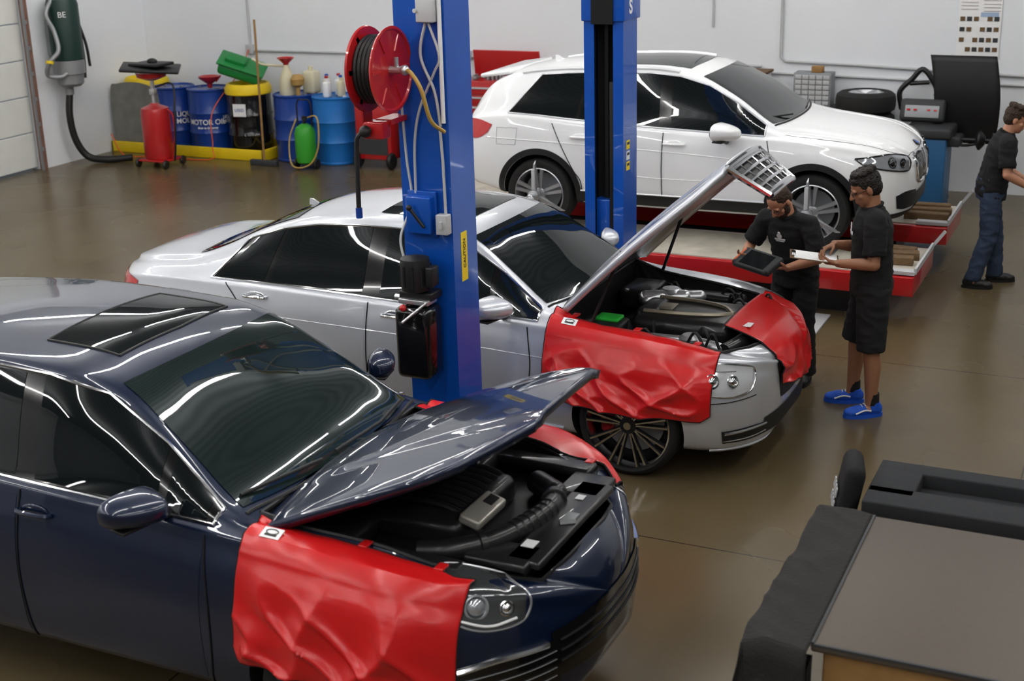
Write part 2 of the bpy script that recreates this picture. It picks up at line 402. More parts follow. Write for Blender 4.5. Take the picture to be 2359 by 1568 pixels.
def drape(car,x0,x1,y0,zl0,zl1,sgn,seed,label,grp,hangfront=0,wr=.03,flare=.8):
    nu,nv=120,66;P=[]
    for i in range(nu+1):
        u=i/nu;x=x0+(x1-x0)*u;row=[];mx=0
        zl=zl0+(zl1-zl0)*u+.04*max(0,abs(u-.5)*2-.90)/.10+.012*math.sin(u*7+seed)
        ws=car.col(5,x);zs=car.col(6,x)
        if x>car.xf-car.fl:
            uu=(x-car.xf+car.fl)/car.fl;ws*=max(.05,1-uu**car.fn)**(1/car.fn)
        yt=min(y0,ws-.08);eu=min(1,min(u,1-u)/.10)
        for j in range(nv+1):
            v=j/nv
            if v<.22:
                y=yt+(ws-.015-yt)*v/.22;p=car.hit(x,sgn*y,'z',1,.014);mx=max(mx,y)
                n=noise.noise(V((x*7,v*9,seed)))*.008;p.z+=n+.004
            else:
                t=(v-.22)/.78;z=zs-.03+(zl-zs+.03)*t;q=car.hit(x,z,'y',sgn,.014);mx=max(mx,abs(q.y));
                d=1-abs(noise.noise(V((x*2.3+.9*t,t*1.1+seed,seed*2.1))))*2.4
                d2=1-abs(noise.noise(V((x*3.2-1.6*t,t*1.8,seed+5))))*2.4
                fold=wr*(max(0,d)**2*1.1+.6*max(0,d2)**2)*min(1,t*2)*(.55+.6*t)*(.35+.65*eu)
                p=V((x,sgn*(mx+.004+fold),z))
            row.append(p)
        P.append(row)
    R=root('fender_cover',label,'fender cover',car.root.location,car.root.rotation_euler.z,grp)
    mb=MB();mb.grid(P);mb.obj('vinyl_sheet',RED,R,ang=80,solid=.004,recalc=False)
    mb=MB();mb.tube([P[i][-1] for i in range(nu+1)],.005,n=6);mb.tube([r for r in P[0]],.005,n=6);mb.tube([r for r in P[-1]],.005,n=6);mb.tube([P[i][0] for i in range(nu+1)],.006,n=6)
    mb.obj('piping',CLOTH,R)
    for k in(.12,.5,.86):
        c=P[int(nu*k)][0];mb=MB();mb.box(c+V((0,-sgn*.02,.006)),(.045,.06,.012),bev=.004);mb.obj('magnet_tab',RED,R)
    c=P[int(nu*.13)][int(nv*.17)];d=P[int(nu*.13)+3][int(nv*.17)]-c;e=P[int(nu*.13)][int(nv*.17)+3]-c
    M=TM(c+V((0,sgn*.0,.008)),d if sgn<0 else -d,-e)
    mb=MB();mb.box((0,0,0),(.10,.06,.002));tg=mb.obj('brand_tag',WHT,R,M=M)
    mb=MB();mb.tube([(.03*math.cos(a),.014*math.sin(a)+.006,.002) for a in np.linspace(0,6.283,20)],.0025,n=5);mb.box((0,-.012,.002),(.06,.012,.001));mb.obj('tag_print',DGREY,tg)
    return R
def shut(car,loop,sg,n=90):car.line('door_gap',loop,'y',.004,DARK,sg,.0025,closed=False,n=n)
def door(car,b0,t0,b1,t1,z0,sg,mt):
    A=[(b0+(b1-b0)*i/6,z0) for i in range(7)];B=[(t0+(t1-t0)*i/6,car.col(6,t0+(t1-t0)*i/6)-.05) for i in range(7)]
    return car.patch('door',A,B,'y',mt,.002,24,24,sg)
# ---- silver sedan
MT=[(-2.77,.34,.78,.84,.62,.76,.90,.58,.98,1.00),(-2.45,.27,.86,.91,.62,.84,.955,.62,1.045,1.07),(-2.0,.22,.88,.93,.62,.865,.985,.61,1.09,1.12),
(-1.75,.20,.89,.935,.62,.87,.99,.60,1.17,1.21),(-1.4,.20,.89,.935,.60,.87,.99,.595,1.32,1.37),(-1.0,.20,.89,.93,.58,.87,.99,.59,1.425,1.49),
(-.4,.20,.89,.93,.58,.865,.98,.60,1.47,1.535),(.05,.20,.89,.93,.58,.865,.97,.60,1.46,1.525),(.36,.20,.89,.93,.58,.86,.965,.61,1.40,1.465),
(.69,.20,.89,.93,.58,.86,.955,.67,1.21,1.275),(1.02,.20,.89,.93,.58,.858,.945,.74,1.01,1.05),(1.22,.20,.89,.935,.58,.855,.93,.68,.965,1.0),
(1.8,.20,.88,.935,.57,.84,.885,.64,.90,.94),(2.15,.20,.86,.92,.55,.80,.82,.58,.83,.87),(2.45,.20,.84,.9,.5,.76,.72,.52,.72,.76)]
def hw(t,a,b,fr=.75,k=3):
    w=a+(b-a)*t
    if t>fr:w*=1-.35*((t-fr)/(1-fr))**k
    return w
mh=[(1.05,-.70)]+[(1.05+1.20*t,-hw(t,.70,.64)) for t in np.linspace(.1,1,10)]
mh=mh+[(2.30,-.25),(2.30,.25)]+[(x,-y) for x,y in mh[::-1]]
merc=Car('silver four-door sedan with raised hood and red fender covers',(-4.50,8.71,0),-.010,MT,.50,2.4,.45,3,.5,SILV,(1.60,-1.58),.35,.385,mh)
for sg in(-1,1):
    glazing(merc,[(-1.63,-1.40,-1.24,-1.16),(-1.20,-1.12,-.41,-.41),(-.27,-.27,.56,.56),(.60,.60,.90,.90)],(-1.70,-1.48,.94,.94),CHR,sg)
    door(merc,-.32,-.32,.86,.86,.30,sg,SILV);door(merc,-1.12,-1.40,-.36,-.36,.30,sg,SILV)
    handle(merc,-1.28,.92,sg);handle(merc,-.12,.90,sg)
    for lp in([(-.34,.25),(-.345,.6),(-.34,.97)],[(.88,.93),(.92,.7),(.90,.45),(.88,.25)],[(-1.55,.99),(-1.42,.85),(-1.26,.62),(-1.16,.4),(-1.13,.25)]):shut(merc,lp,sg)
    merc.line('sill_trim',[(-1.15,.27),(0,.27),(1.15,.27)],'y',.012,SILV,sg,.004)
    merc.line('shoulder_crease',[(-2.3,.80),(-1,.79),(.3,.77),(1.1,.74)],'y',.005,SILV,sg,-.001)
    mirror(merc,.68,1.09,sg,.86,SILV,.29,1.05,.15)
    for wx in(1.60,-1.58):wheel(merc,wx,sg,.350,.295,'merc',yo=.915)
    merc.patch('taillight',[(-2.70,.95),(-2.5,.95),(-2.38,.92)],[(-2.70,.72),(-2.5,.76),(-2.4,.86)],'y',REDL,.006,sgn=sg)
    merc.patch('headlight',[(.72,.775),(.95,.805),(1.24,.745)],[(.80,.66),(1.0,.60),(1.20,.61)],'d',HLC,.006,sgn=sg)
    merc.line('headlight_rim',[(.72,.775),(.95,.805),(1.24,.745),(1.20,.61),(1.0,.60),(.80,.66)],'d',.006,CHR,sg,closed=True,n=60)
    merc.lens(.92,.705,sg,.048,CHR);merc.lens(1.06,.69,sg,.042,CHR)
    merc.line('headlight_divider',[(.80,.74),(.9,.76),(1.1,.745)],'d',.004,GREY,sg,.008)
    merc.patch('bumper_vent',[(.98,.37),(1.2,.365),(1.36,.35)],[(1.0,.28),(1.2,.27),(1.36,.27)],'d',BLK,.005,sgn=sg)
    merc.line('running_light',[(1.0,.35),(1.2,.345),(1.36,.335)],'d',.011,CHR,sg)
    merc.line('vent_trim',[(1.0,.295),(1.2,.285),(1.36,.285)],'d',.006,CHR,sg)
    merc.line('bumper_seam',[(.62,.60),(.8,.575),(1.0,.565),(1.25,.565)],'d',.003,DARK,sg,.001)
merc.line('fuel_flap',[(-2.06,.90),(-2.06,.72),(-1.88,.72),(-1.86,.90)],'y',.003,DARK,-1,closed=True,lin=True)
wsA=lambda x0,k,w:[(x0+k*(1-(y/w)**2),y) for y in np.linspace(-w,w,13)]
merc.patch('windshield',wsA(.95,.10,.70),wsA(.34,.06,.56),'z',GLASS,.005,40,16)
merc.line('windshield_trim',wsA(.97,.10,.72),'z',.008,BLK)
merc.patch('rear_window',[(-1.98-.04*(1-(y/.6)**2),y) for y in np.linspace(-.58,.58,9)],[(-1.12-.04*(1-(y/.55)**2),y) for y in np.linspace(-.5,.5,9)],'z',GLASS,.005,30,14)
merc.patch('sunroof',[(.20,-.44),(.23,0),(.20,.44)],[(-.45,-.44),(-.43,0),(-.45,.44)],'z',GLASS,.004,26,14)
merc.patch('lower_grille',[(-.5,.38),(0,.39),(.5,.38)],[(-.52,.27),(0,.26),(.52,.27)],'x',BLK,.005,30,4)
merc.patch('radiator_opening',[(-.33,.70),(0,.71),(.33,.70)],[(-.27,.45),(0,.44),(.27,.45)],'x',BLK,.005,20,4)
merc.line('bumper_lip',[(-.8,.225),(-.4,.215),(0,.21),(.4,.215),(.8,.225)],'x',.012,SILV,1,.0)
def fin(car,x,mt):
    mb=MB();p=car.hit(x,0,'z',1,-.004);mb.prism([p+V((-.055,-.010,0)),p+V((.06,-.010,0)),p+V((-.03,-.003,.045)),p+V((-.055,-.003,.045))],(0,.018,0));mb.obj('antenna_fin',mt,car.root)
fin(merc,-1.3,SILV)
LF=V((.03,0,.06))
ho,HR,hh=hood_sheet(merc,[1.02,1.5,1.9,2.15,2.33],[.76,.755,.72,.63,.42],1.03,.82,.05,(1.02,0,1.02),math.radians(51),[SILV,ALU],lift=LF)
mb=MB()
def gp(y,z):
    p=V((2.345+.045*(1-(y/.36)**2)-(.80-z)*-.05,y,z));return hh+LF+HR@(p-hh)
def gwid(z):return .27+.08*(z-.48)/.3
for k in range(5):
    z=.50+k*.065;w=gwid(z);mb.tube([gp(y,z) for y in np.linspace(-w,w,13)],.012,n=6)
for k in range(7):
    f=-1+2*k/6;mb.tube([gp(f*gwid(z),z) for z in(.48,.60,.70,.79)],.006 if 0<k<6 else .018,n=6)
mb.tube([gp(y,.79) for y in np.linspace(-.35,.35,13)],.022,n=8);mb.tube([gp(y,.475) for y in np.linspace(-.27,.27,13)],.018,n=8)
mb.obj('hood_grille',CHR,merc.root)
mb=MB();mb.grid([[gp(f*gwid(z),z)-HR@V((.03,0,0)) for z in(.48,.6,.7,.79)] for f in np.linspace(-1,1,9)]);mb.obj('grille_mesh',BLK,merc.root)
for yy in(-1,1):
    mb=MB();mb.tube([(1.25,yy*.70,.90),hh+LF+HR@(V((1.55,yy*.62,.93))-hh)],.012);mb.obj('hood_strut',BLK,merc.root)
mb=MB();mb.box((1.73,.0,.82),(.70,.56,.15),bev=.065);mb.box((1.45,0,.86),(.16,.34,.10),bev=.04);mb.obj('engine_cover',BAYM,merc.root)
for sg in(-1,1):
    mb=MB();mb.tube([(1.44,sg*.17,.903),(1.7,sg*.16,.905),(1.92,sg*.10,.902),(2.02,0,.890)],.017,n=6,sub=30);mb.obj('cover_trim',BROWN,merc.root)
mb=MB();mb.box((1.55,.0,.897),(.12,.14,.014),bev=.005);mb.obj('cover_badge_plate',BROWN,merc.root)
mb=MB();mb.cap((1.30,.25,.86),(1.55,.36,.86),.055);mb.cap((1.5,.34,.86),(1.65,.42,.86),.045);mb.lathe([(.07,0),(.085,.02),(.085,.06),(.06,.08)],(1.45,.36,.84),n=24);mb.cap((1.35,.12,.88),(1.45,.35,.87),.03);mb.obj('intake_pipe',ALU,merc.root)
mb=MB();mb.lathe([(.05,0),(.075,.02),(.075,.07),(.05,.09)],(1.85,-.40,.76),n=24);mb.cap((1.85,-.40,.80),(2.05,-.42,.78),.045);mb.cap((1.55,-.42,.80),(1.85,-.40,.80),.035);mb.obj('turbo_housing',ALU,merc.root)
mb=MB();mb.tube([(2.1,-.45,.78),(2.17,-.2,.80),(2.12,.05,.81),(2.15,.3,.79)],.05,n=12,sub=24);mb.tube([(1.9,.38,.82),(2.05,.42,.80),(2.15,.3,.79)],.045,n=12,sub=16);mb.box((1.22,.42,.84),(.25,.35,.14),bev=.03);mb.box((1.70,-.55,.76),(.5,.14,.12),bev=.03);mb.box((2.18,0,.74),(.14,1.0,.08),bev=.02);mb.box((1.7,0,.68),(1.05,1.15,.16),bev=.02);mb.box((1.7,.54,.80),(.5,.14,.12),bev=.03);mb.obj('engine_ancillaries',BAYM,merc.root)
mb=MB();mb.box((1.25,-.45,.80),(.30,.3,.18),bev=.03);bt=mb.obj('battery_box',BLK,merc.root)
mb=MB();mb.box((1.27,-.38,.895),(.17,.13,.03),bev=.012);mb.obj('battery_cap',GRNB,bt)
for k in range(18):
    a=(1.2+random.random()*.9,random.choice((-1,1))*random.uniform(.32,.58),.78);b=(a[0]+random.uniform(-.2,.15),a[1]+random.uniform(-.06,.06),.80);c=((a[0]+b[0])/2,(a[1]+b[1])/2,.90);mb=MB();mb.tube([a,c,b],.010,n=6,sub=10);mb.obj('engine_hose',HOSE,merc.root)
drape(merc,1.02,2.15,.70,.50,.44,-1,1.3,'red vinyl fender cover draped over silver sedan front fender','red fender covers',wr=.045)
nu,nv=60,50;P=[]
for i in range(nu+1):
    y=-.30+.98*i/nu;row=[];mx=0
    for j in range(nv+1):
        v=j/nv;ex=(.26 if abs(y)<.4 else .26-(abs(y)-.4)*.75)
        if v<.35:
            x=2.05+(ex)*v/.35;p=merc.hit(x,y,'z',1,.02);mx=max(mx,p.x)
        else:
            t=(v-.35)/.65;z=merc.hit(2.05+ex,y,'z',1,0).z-.02-.33*t*(1-.35*abs(i/nu-.45)*2);q=merc.hit(y,z,'x',1,.02);mx=max(mx,q.x)
            p=V((mx+.04*max(0,1-abs(noise.noise(V((y*5+t,t*2,7))))*2.4)*t,y,z))
        row.append(p)
    P.append(row)
R=root('fender_cover','red vinyl cover draped over silver sedan front bumper','fender cover',merc.root.location,merc.root.rotation_euler.z,'red fender covers')
mb=MB();mb.grid(P);mb.obj('vinyl_sheet',RED,R,ang=70,solid=.004,recalc=False)
mb=MB();mb.tube([r[-1] for r in P],.005,n=6);mb.tube(P[0],.005,n=6);mb.tube(P[-1],.005,n=6);mb.obj('piping',CLOTH,R)
mb=MB();mb.box(P[8][8]+V((0,0,.008)),(.06,.09,.003));mb.obj('brand_tag',WHT,R)
# ---- navy SUV
CT=[(-2.47,.5,.78,.84,.75,.76,1.05,.58,1.25,1.3),(-2.2,.38,.88,.93,.75,.85,1.12,.6,1.48,1.52),(-1.6,.30,.91,.965,.75,.88,1.14,.62,1.58,1.63),(-.8,.28,.92,.97,.72,.885,1.12,.64,1.62,1.685),
(-.1,.28,.92,.96,.70,.885,1.10,.64,1.605,1.675),(.2,.28,.92,.96,.70,.88,1.09,.63,1.54,1.61),(.55,.28,.92,.96,.70,.875,1.075,.68,1.34,1.40),(.95,.28,.92,.96,.72,.875,1.06,.76,1.10,1.14),
(1.15,.28,.92,.965,.75,.88,1.05,.70,1.075,1.11),(1.5,.28,.92,.975,.75,.885,1.03,.68,1.05,1.09),(1.9,.28,.91,.96,.7,.86,.98,.62,.99,1.04),(2.2,.30,.88,.93,.62,.80,.88,.52,.90,.95),(2.38,.32,.84,.88,.58,.72,.76,.45,.78,.82)]
ch=[(.98,-.70)]+[(.98+1.22*t,-hw(t,.70,.62,.6,2)) for t in np.linspace(.1,1,12)]
ch=ch+[(2.24,-.2),(2.24,.2)]+[(x,-y) for x,y in ch[::-1]]
cay=Car('dark navy blue SUV with partly raised hood and red fender covers',(-4.375,5.213,0),-.0085,CT,.75,2.3,.5,3,.62,NAVY,(1.4475,-1.4475),.38,.43,ch)
for sg in(-1,1):
    glazing(cay,[(-1.9,-1.8,-1.20,-1.16),(-1.13,-1.08,-.31,-.34),(-.19,-.22,.50,.50),(.55,.55,.78,.78)],(-2.0,-1.9,.83,.83),CHR,sg)
    door(cay,-.22,-.22,.78,.80,.36,sg,NAVY);door(cay,-.95,-1.25,-.27,-.27,.36,sg,NAVY)
    handle(cay,-1.05,1.0,sg,NAVY);handle(cay,-.15,1.0,sg,NAVY)
    for lp in([(-.25,.33),(-.26,.7),(-.25,1.09)],[(.80,1.05),(.84,.75),(.83,.5),(.80,.33)]):shut(cay,lp,sg)
    mirror(cay,.55,1.21,sg,.86,NAVY,.30,1.1,.15)
    for wx in(1.4475,-1.4475):wheel(cay,wx,sg,.38,.28,'cay',.28,.945)
    cay.patch('headlight',[(.72,.975),(.92,.99),(1.16,.905)],[(.80,.87),(.95,.80),(1.14,.80)],'d',HLD,.006,sgn=sg)
    cay.line('headlight_rim',[(.72,.975),(.92,.99),(1.16,.905),(1.14,.80),(.95,.80),(.80,.87)],'d',.006,ALU,sg,closed=True,n=60)
    cay.lens(.93,.895,sg,.054,HLG);cay.lens(1.06,.865,sg,.034,CHR)
    cay.line('running_light',[(.84,.86),(.97,.815),(1.10,.815)],'d',.006,WHT,sg,.008)
    cay.patch('bumper_intake',[(.80,.66),(1.0,.68),(1.30,.66)],[(.82,.46),(1.0,.42),(1.30,.42)],'d',BLKG,.006,sgn=sg)
    for zz in(.60,.56,.52,.48):cay.line('intake_slat',[(.84,zz),(1.0,zz+.01),(1.28,zz+.01)],'d',.0025,GREY,sg,.010)
    cay.line('fog_light_strip',[(.82,.645),(1.0,.668),(1.24,.655)],'d',.014,CHR,sg,.008)
cay.patch('windshield',wsA(.90,.10,.72),wsA(.17,.06,.58),'z',GLASSG,.005,44,20)
cay.line('windshield_trim',wsA(.93,.10,.74),'z',.010,BLK)
cay.patch('sunroof',[(.02,-.42),(.05,0),(.02,.42)],[(-.42,-.42),(-.42,0),(-.42,.42)],'z',GLASS,.004,26,14)
cay.line('sunroof_seal',[(.02,-.42),(.05,0),(.02,.42),(-.42,.42),(-.42,0),(-.42,-.42)],'z',.007,BLK,closed=True,n=80,lin=True)
cay.patch('center_grille',[(-.50,.70),(0,.71),(.50,.70)],[(-.48,.48),(0,.46),(.48,.48)],'x',BLKG,.006,40,6)
for zz in(.65,.60,.55):cay.line('grille_slat',[(-.46,zz),(0,zz),(.46,zz)],'x',.005,BLK,1,.010)
mb=MB();mb.tube([(.98,-.2,1.165),(.9,-.55,1.17),(.86,-.68,1.165)],.009);mb.tube([(.99,-.1,1.17),(1.0,.3,1.17),(.93,.62,1.16)],.009);mb.obj('wiper',BLK,cay.root)
co,CR,chh=hood_sheet(cay,[.97,1.4,1.75,1.97,2.13,2.25],[.77,.765,.73,.65,.51,.36],1.12,.98,.06,(.96,0,1.10),math.radians(28),[NAVY,DGREY],dome=.016)
p=V((2.13,.02,1.12+(.98-1.12)*.92+.006+.020));p=chh+CR@(p-chh)
mb=MB();mb.prism([(-.035,.03,0),(.035,.03,0),(.035,0,0),(.0,-.045,0),(-.035,0,0)],(0,0,.004));em=mb.obj('hood_emblem',GOLD,cay.root,M=TM(p,(0,-1,0),CR@V((-1,0,.12))))
mb=MB();mb.box((1.58,.0,.88),(1.1,1.10,.05),bev=.015);mb.obj('bay_tray',BLK,cay.root)
mb=MB();mb.box((1.52,-.02,.955),(.50,.62,.15),bev=.055)
for k in range(9):mb.tube([(1.32,-.20+k*.055,1.03),(1.42,-.20+k*.055,1.048),(1.62,-.20+k*.055,1.043),(1.70,-.20+k*.055,1.02)],.017,n=8,sub=10)
mb.obj('engine_cover',BAYM,cay.root)
mb=MB();mb.box((1.79,-.14,1.02),(.11,.28,.05),bev=.015,R=Matrix.Rotation(.30,3,'Y'));pq=mb.obj('engine_plaque',mat('pale_metal_plaque',(.62,.60,.54),.3,.5),cay.root)
mb=MB();mb.box((1.80,-.07,1.046),(.045,.08,.006),R=Matrix.Rotation(.30,3,'Y'));mb.obj('plaque_cutout',BLK,pq)
pts=cr([(1.66,-.50,.96),(1.80,-.46,.975),(1.94,-.33,.985),(2.01,-.15,.99),(2.03,.08,.985),(1.98,.24,.975)],48)
mb=MB();mb.tube(pts,.050,n=18)
for k in range(24,38,2):
    d=(pts[k+1]-pts[k-1]).normalized();mb.lathe([(.051,-.006),(.056,0),(.051,.006)],pts[k],tuple(d),n=18)
for k in(16,42):
    d=(pts[k+1]-pts[k-1]).normalized();mb.lathe([(.052,-.018),(.062,-.014),(.062,.014),(.052,.018)],pts[k],tuple(d),n=20)
mb.cap(pts[-1],(1.85,.34,.965),.06,.06);mb.obj('intake_pipe',BAYM,cay.root)
mb=MB();mb.box((1.20,-.42,.96),(.34,.34,.12),bev=.05);mb.obj('fluid_reservoir_cover',BAYM,cay.root)
mb=MB();mb.box((1.3,.48,.96),(.50,.26,.12),bev=.05);mb.obj('fuse_box_cover',BAYM,cay.root)
mb=MB();mb.box((2.13,-.02,.965),(.17,.86,.04),bev=.015);mb.box((2.02,-.40,.965),(.30,.20,.04),bev=.015);mb.box((1.55,-.60,.97),(.75,.10,.05),bev=.02);mb.box((1.75,.56,.97),(.6,.12,.05),bev=.02);mb.box((2.08,.38,.965),(.22,.25,.04),bev=.015);mb.obj('slam_panel_cover',BAYM,cay.root)
for q,sz in(((1.46,-.60,.998),(.07,.05,.003)),((2.10,-.30,.988),(.06,.07,.003)),((2.12,.22,.988),(.04,.05,.003))):
    mb=MB();mb.box(q,sz);mb.obj('info_sticker',WHT,cay.root)
mb=MB();mb.cap((1.36,-.60,1.0),(1.44,-.60,1.0),.022);mb.obj('washer_cap',LBLUE,cay.root)
mb=MB();mb.tube([(2.14,-.07,.99),(2.20,-.03,.99)],.014);mb.box((2.16,0,.985),(.06,.10,.02),bev=.005);mb.obj('hood_latch',GREY,cay.root)
drape(cay,1.0,2.02,.72,.58,.47,-1,4.2,'red vinyl fender cover draped over navy SUV fender','red fender covers',wr=.05)
drape(cay,1.0,2.17,.64,.55,.56,1,8.2,'red vinyl fender cover lying along navy SUV wing top','red fender covers',wr=.03)
# ---- white SUV
BT=[(-2.264,.42,.78,.85,.70,.76,.97,.60,.99,1.02),(-2.12,.38,.82,.88,.70,.80,1.03,.61,1.15,1.19),(-1.93,.36,.845,.90,.70,.835,1.07,.61,1.36,1.415),(-1.7,.30,.86,.91,.70,.855,1.10,.62,1.445,1.50),(-1.0,.26,.87,.91,.68,.86,1.06,.64,1.52,1.575),
(-.3,.25,.87,.905,.66,.86,1.025,.645,1.54,1.60),(.12,.25,.87,.905,.66,.86,1.01,.64,1.50,1.565),(.57,.25,.87,.905,.66,.86,.995,.69,1.31,1.37),(1.0,.25,.87,.905,.66,.86,.98,.76,1.06,1.10),
(1.2,.25,.87,.91,.68,.86,.97,.66,1.04,1.075),(1.8,.26,.86,.905,.66,.84,.91,.60,.955,1.0),(2.05,.28,.84,.88,.6,.80,.82,.54,.86,.90),(2.175,.30,.82,.86,.55,.76,.74,.5,.76,.80)]
bmw=Car('white compact SUV parked on red alignment ramps',(-4.118,13.016,.456),.02,BT,.45,2.4,.4,3.2,.55,WHITE,(1.335,-1.335),.35,.385)
for sg in(-1,1):
    glazing(bmw,[(-1.60,-1.30,-.98,-.90),(-.94,-.86,-.14,-.16),(-.02,-.05,.58,.58),(.63,.63,.82,.82)],(-1.68,-1.38,.87,.87),ALU,sg)
    door(bmw,-.06,-.06,.86,.88,.44,sg,WHITE);door(bmw,-.86,-1.05,-.10,-.10,.44,sg,WHITE)
    handle(bmw,-.90,.92,sg,WHITE);handle(bmw,.03,.90,sg,WHITE)
    for lp in([(-.08,.34),(-.085,.7),(-.08,1.0)],[(.90,.97),(.96,.7),(.94,.5),(.90,.34)],[(-1.2,1.04),(-1.08,.8),(-.97,.6),(-.9,.5),(-.88,.34)]):shut(bmw,lp,sg)
    mirror(bmw,.50,1.06,sg,.85,WHITE,.30,1.2,.18)
    for wx in(1.335,-1.335):
        wheel(bmw,wx,sg,.345,.26,'bmw',.24,.905)
        bmw.patch('arch_cladding',arcpts(wx,.35,.386,-12,192),arcpts(wx,.35,.445,-10,190),'y',BLK,.008,44,3,sg)
    bmw.patch('sill_cladding',[(-.92,.40),(0,.40),(.92,.40)],[(-.92,.30),(0,.30),(.92,.30)],'y',BLK,.008,20,3,sg)
    bmw.line('sill_chrome',[(-.9,.41),(0,.41),(.9,.41)],'y',.008,ALU,sg,.008)
    bmw.line('character_line',[(-1.9,.88),(-.8,.85),(.3,.81),(1.0,.76)],'y',.007,WHITE,sg,-.001)
    bmw.line('lower_crease',[(-.85,.60),(0,.57),(.85,.60)],'y',.007,WHITE,sg,-.001)
    bmw.patch('taillight',[(-2.2,1.02),(-2.0,1.04),(-1.83,1.0)],[(-2.2,.86),(-2.0,.86),(-1.88,.92)],'y',REDL,.006,sgn=sg)
    bmw.patch('headlight',[(.58,.85),(.85,.875),(1.14,.82)],[(.66,.79),(.90,.735),(1.14,.71)],'d',HLG,.006,sgn=sg)
    bmw.line('headlight_rim',[(.58,.85),(.85,.875),(1.14,.82),(1.14,.71),(.90,.735),(.66,.79)],'d',.009,BLKG,sg,closed=True,n=60)
    bmw.lens(.90,.80,sg,.05,BLKG);bmw.lens(1.04,.78,sg,.045,BLKG)
    bmw.patch('bumper_intake',[(.95,.50),(1.1,.52),(1.3,.50)],[(.98,.38),(1.1,.36),(1.3,.38)],'d',BLK,.006,sgn=sg)
    bmw.line('roof_rail',[(-1.6,sg*.60),(-.8,sg*.62),(0,sg*.62)],'z',.018,WHITE,1,.012)
    A=[(sg*.05,.80),(sg*.20,.82),(sg*.33,.78)];B=[(sg*.05,.58),(sg*.2,.55),(sg*.30,.60)]
    bmw.patch('kidney_grille',A,B,'x',BLK,.006,14,5);bmw.line('kidney_rim',A+B[::-1],'x',.014,CHR,1,.008,closed=True,n=50)
    for k in range(6):
        yy=sg*(.08+.04*k);bmw.line('kidney_slat',[(yy,.79),(yy,.69),(yy,.59)],'x',.005,CHR,1,.008,n=8)
bmw.patch('windshield',wsA(.92,.10,.71),wsA(.22,.06,.59),'z',GLASS,.005,40,16)
bmw.line('windshield_trim',wsA(.94,.10,.73),'z',.010,BLK)
bmw.patch('panoramic_roof',[(.06,-.46),(.10,0),(.06,.46)],[(-1.0,-.46),(-1.0,0),(-1.0,.46)],'z',GLASS,.004,26,16)
bmw.patch('rear_window',[(-1.98,-.5),(-1.985,0),(-1.98,.5)],[(-2.16,-.54),(-2.17,0),(-2.16,.54)],'z',GLASS,.005,20,10)
bmw.patch('lower_intake',[(-.55,.48),(0,.48),(.55,.48)],[(-.55,.36),(0,.35),(.55,.36)],'x',BLK,.006,24,4)
bmw.patch('bumper_skirt',[(-.8,.34),(0,.34),(.8,.34)],[(-.8,.29),(0,.29),(.8,.29)],'x',BLK,.008,40,2)
mb=MB();mb.box((-1.93,0,1.445),(.34,1.10,.04),bev=.018,R=Matrix.Rotation(-.14,3,'Y'));mb.obj('roof_spoiler',WHITE,bmw.root)
fin(bmw,-1.45,WHITE)
p=bmw.hit(2.09,0,'z',1,.004);mb=MB();mb.lathe([(.042,0),(.042,.006),(.036,.009)],p,(.55,0,.83),n=28);em=mb.obj('hood_emblem',BLKG,bmw.root)
mb=MB();mb.lathe([(.026,.0095),(.025,.011)],p,(.55,0,.83),n=24);mb.obj('emblem_center',BLUE,em)
for yy in(-.35,.35):bmw.line('hood_crease',[(1.25,yy*1.3),(1.7,yy*1.2),(2.08,yy)],'z',.005,WHITE,1,.0)
bmw.line('hood_gap',[(1.05,-.80),(1.6,-.76),(1.95,-.66),(2.08,-.4),(2.12,0),(2.08,.4)],'z',.003,DARK,1,.0)
bmw.line('fuel_flap',[(-1.78,.98),(-1.78,.82),(-1.58,.82),(-1.56,.98)],'y',.003,LGREY,-1,closed=True,lin=True)
mb=MB();mb.tube([(1.0,-.3,1.13),(.84,-.6,1.14)],.008);mb.tube([(1.04,.1,1.14),(.96,.6,1.13)],.008);mb.obj('wiper',BLK,bmw.root)
for wx in(-1.335,1.335):
    c=V((-4.118+wx,13.016-.955,.456+.345))
    e=root('wheel_clamp','aluminium wheel alignment clamp on white SUV wheel','alignment clamp',c,0,'wheel alignment clamps')
    mb=MB()
    for a in(90,205,335):
        a=math.radians(a);d=V((math.cos(a),0,math.sin(a)));mb.bar(d*.02+V((0,-.04,0)),d*.30+V((0,-.03,0)),.05,.025,.025,(0,-1,0));mb.cap(d*.30+V((0,-.03,0)),d*.33+V((0,.0,0)),.012,.006)
    mb.lathe([(.055,0),(.055,.05),(.03,.055),(.03,.12),(.02,.13)],(0,-.03,0),(0,-1,0),n=20);mb.obj('clamp_arms',ALU,e)
    mb=MB();mb.cyl((0,-.1,0),(.0,-.19,.0),.012);mb.cap((-.05,-.19,0),(.05,-.19,0),.012);mb.box((.0,-.06,.16),(.035,.03,.2),bev=.006);mb.obj('clamp_handle',LGREY,e)
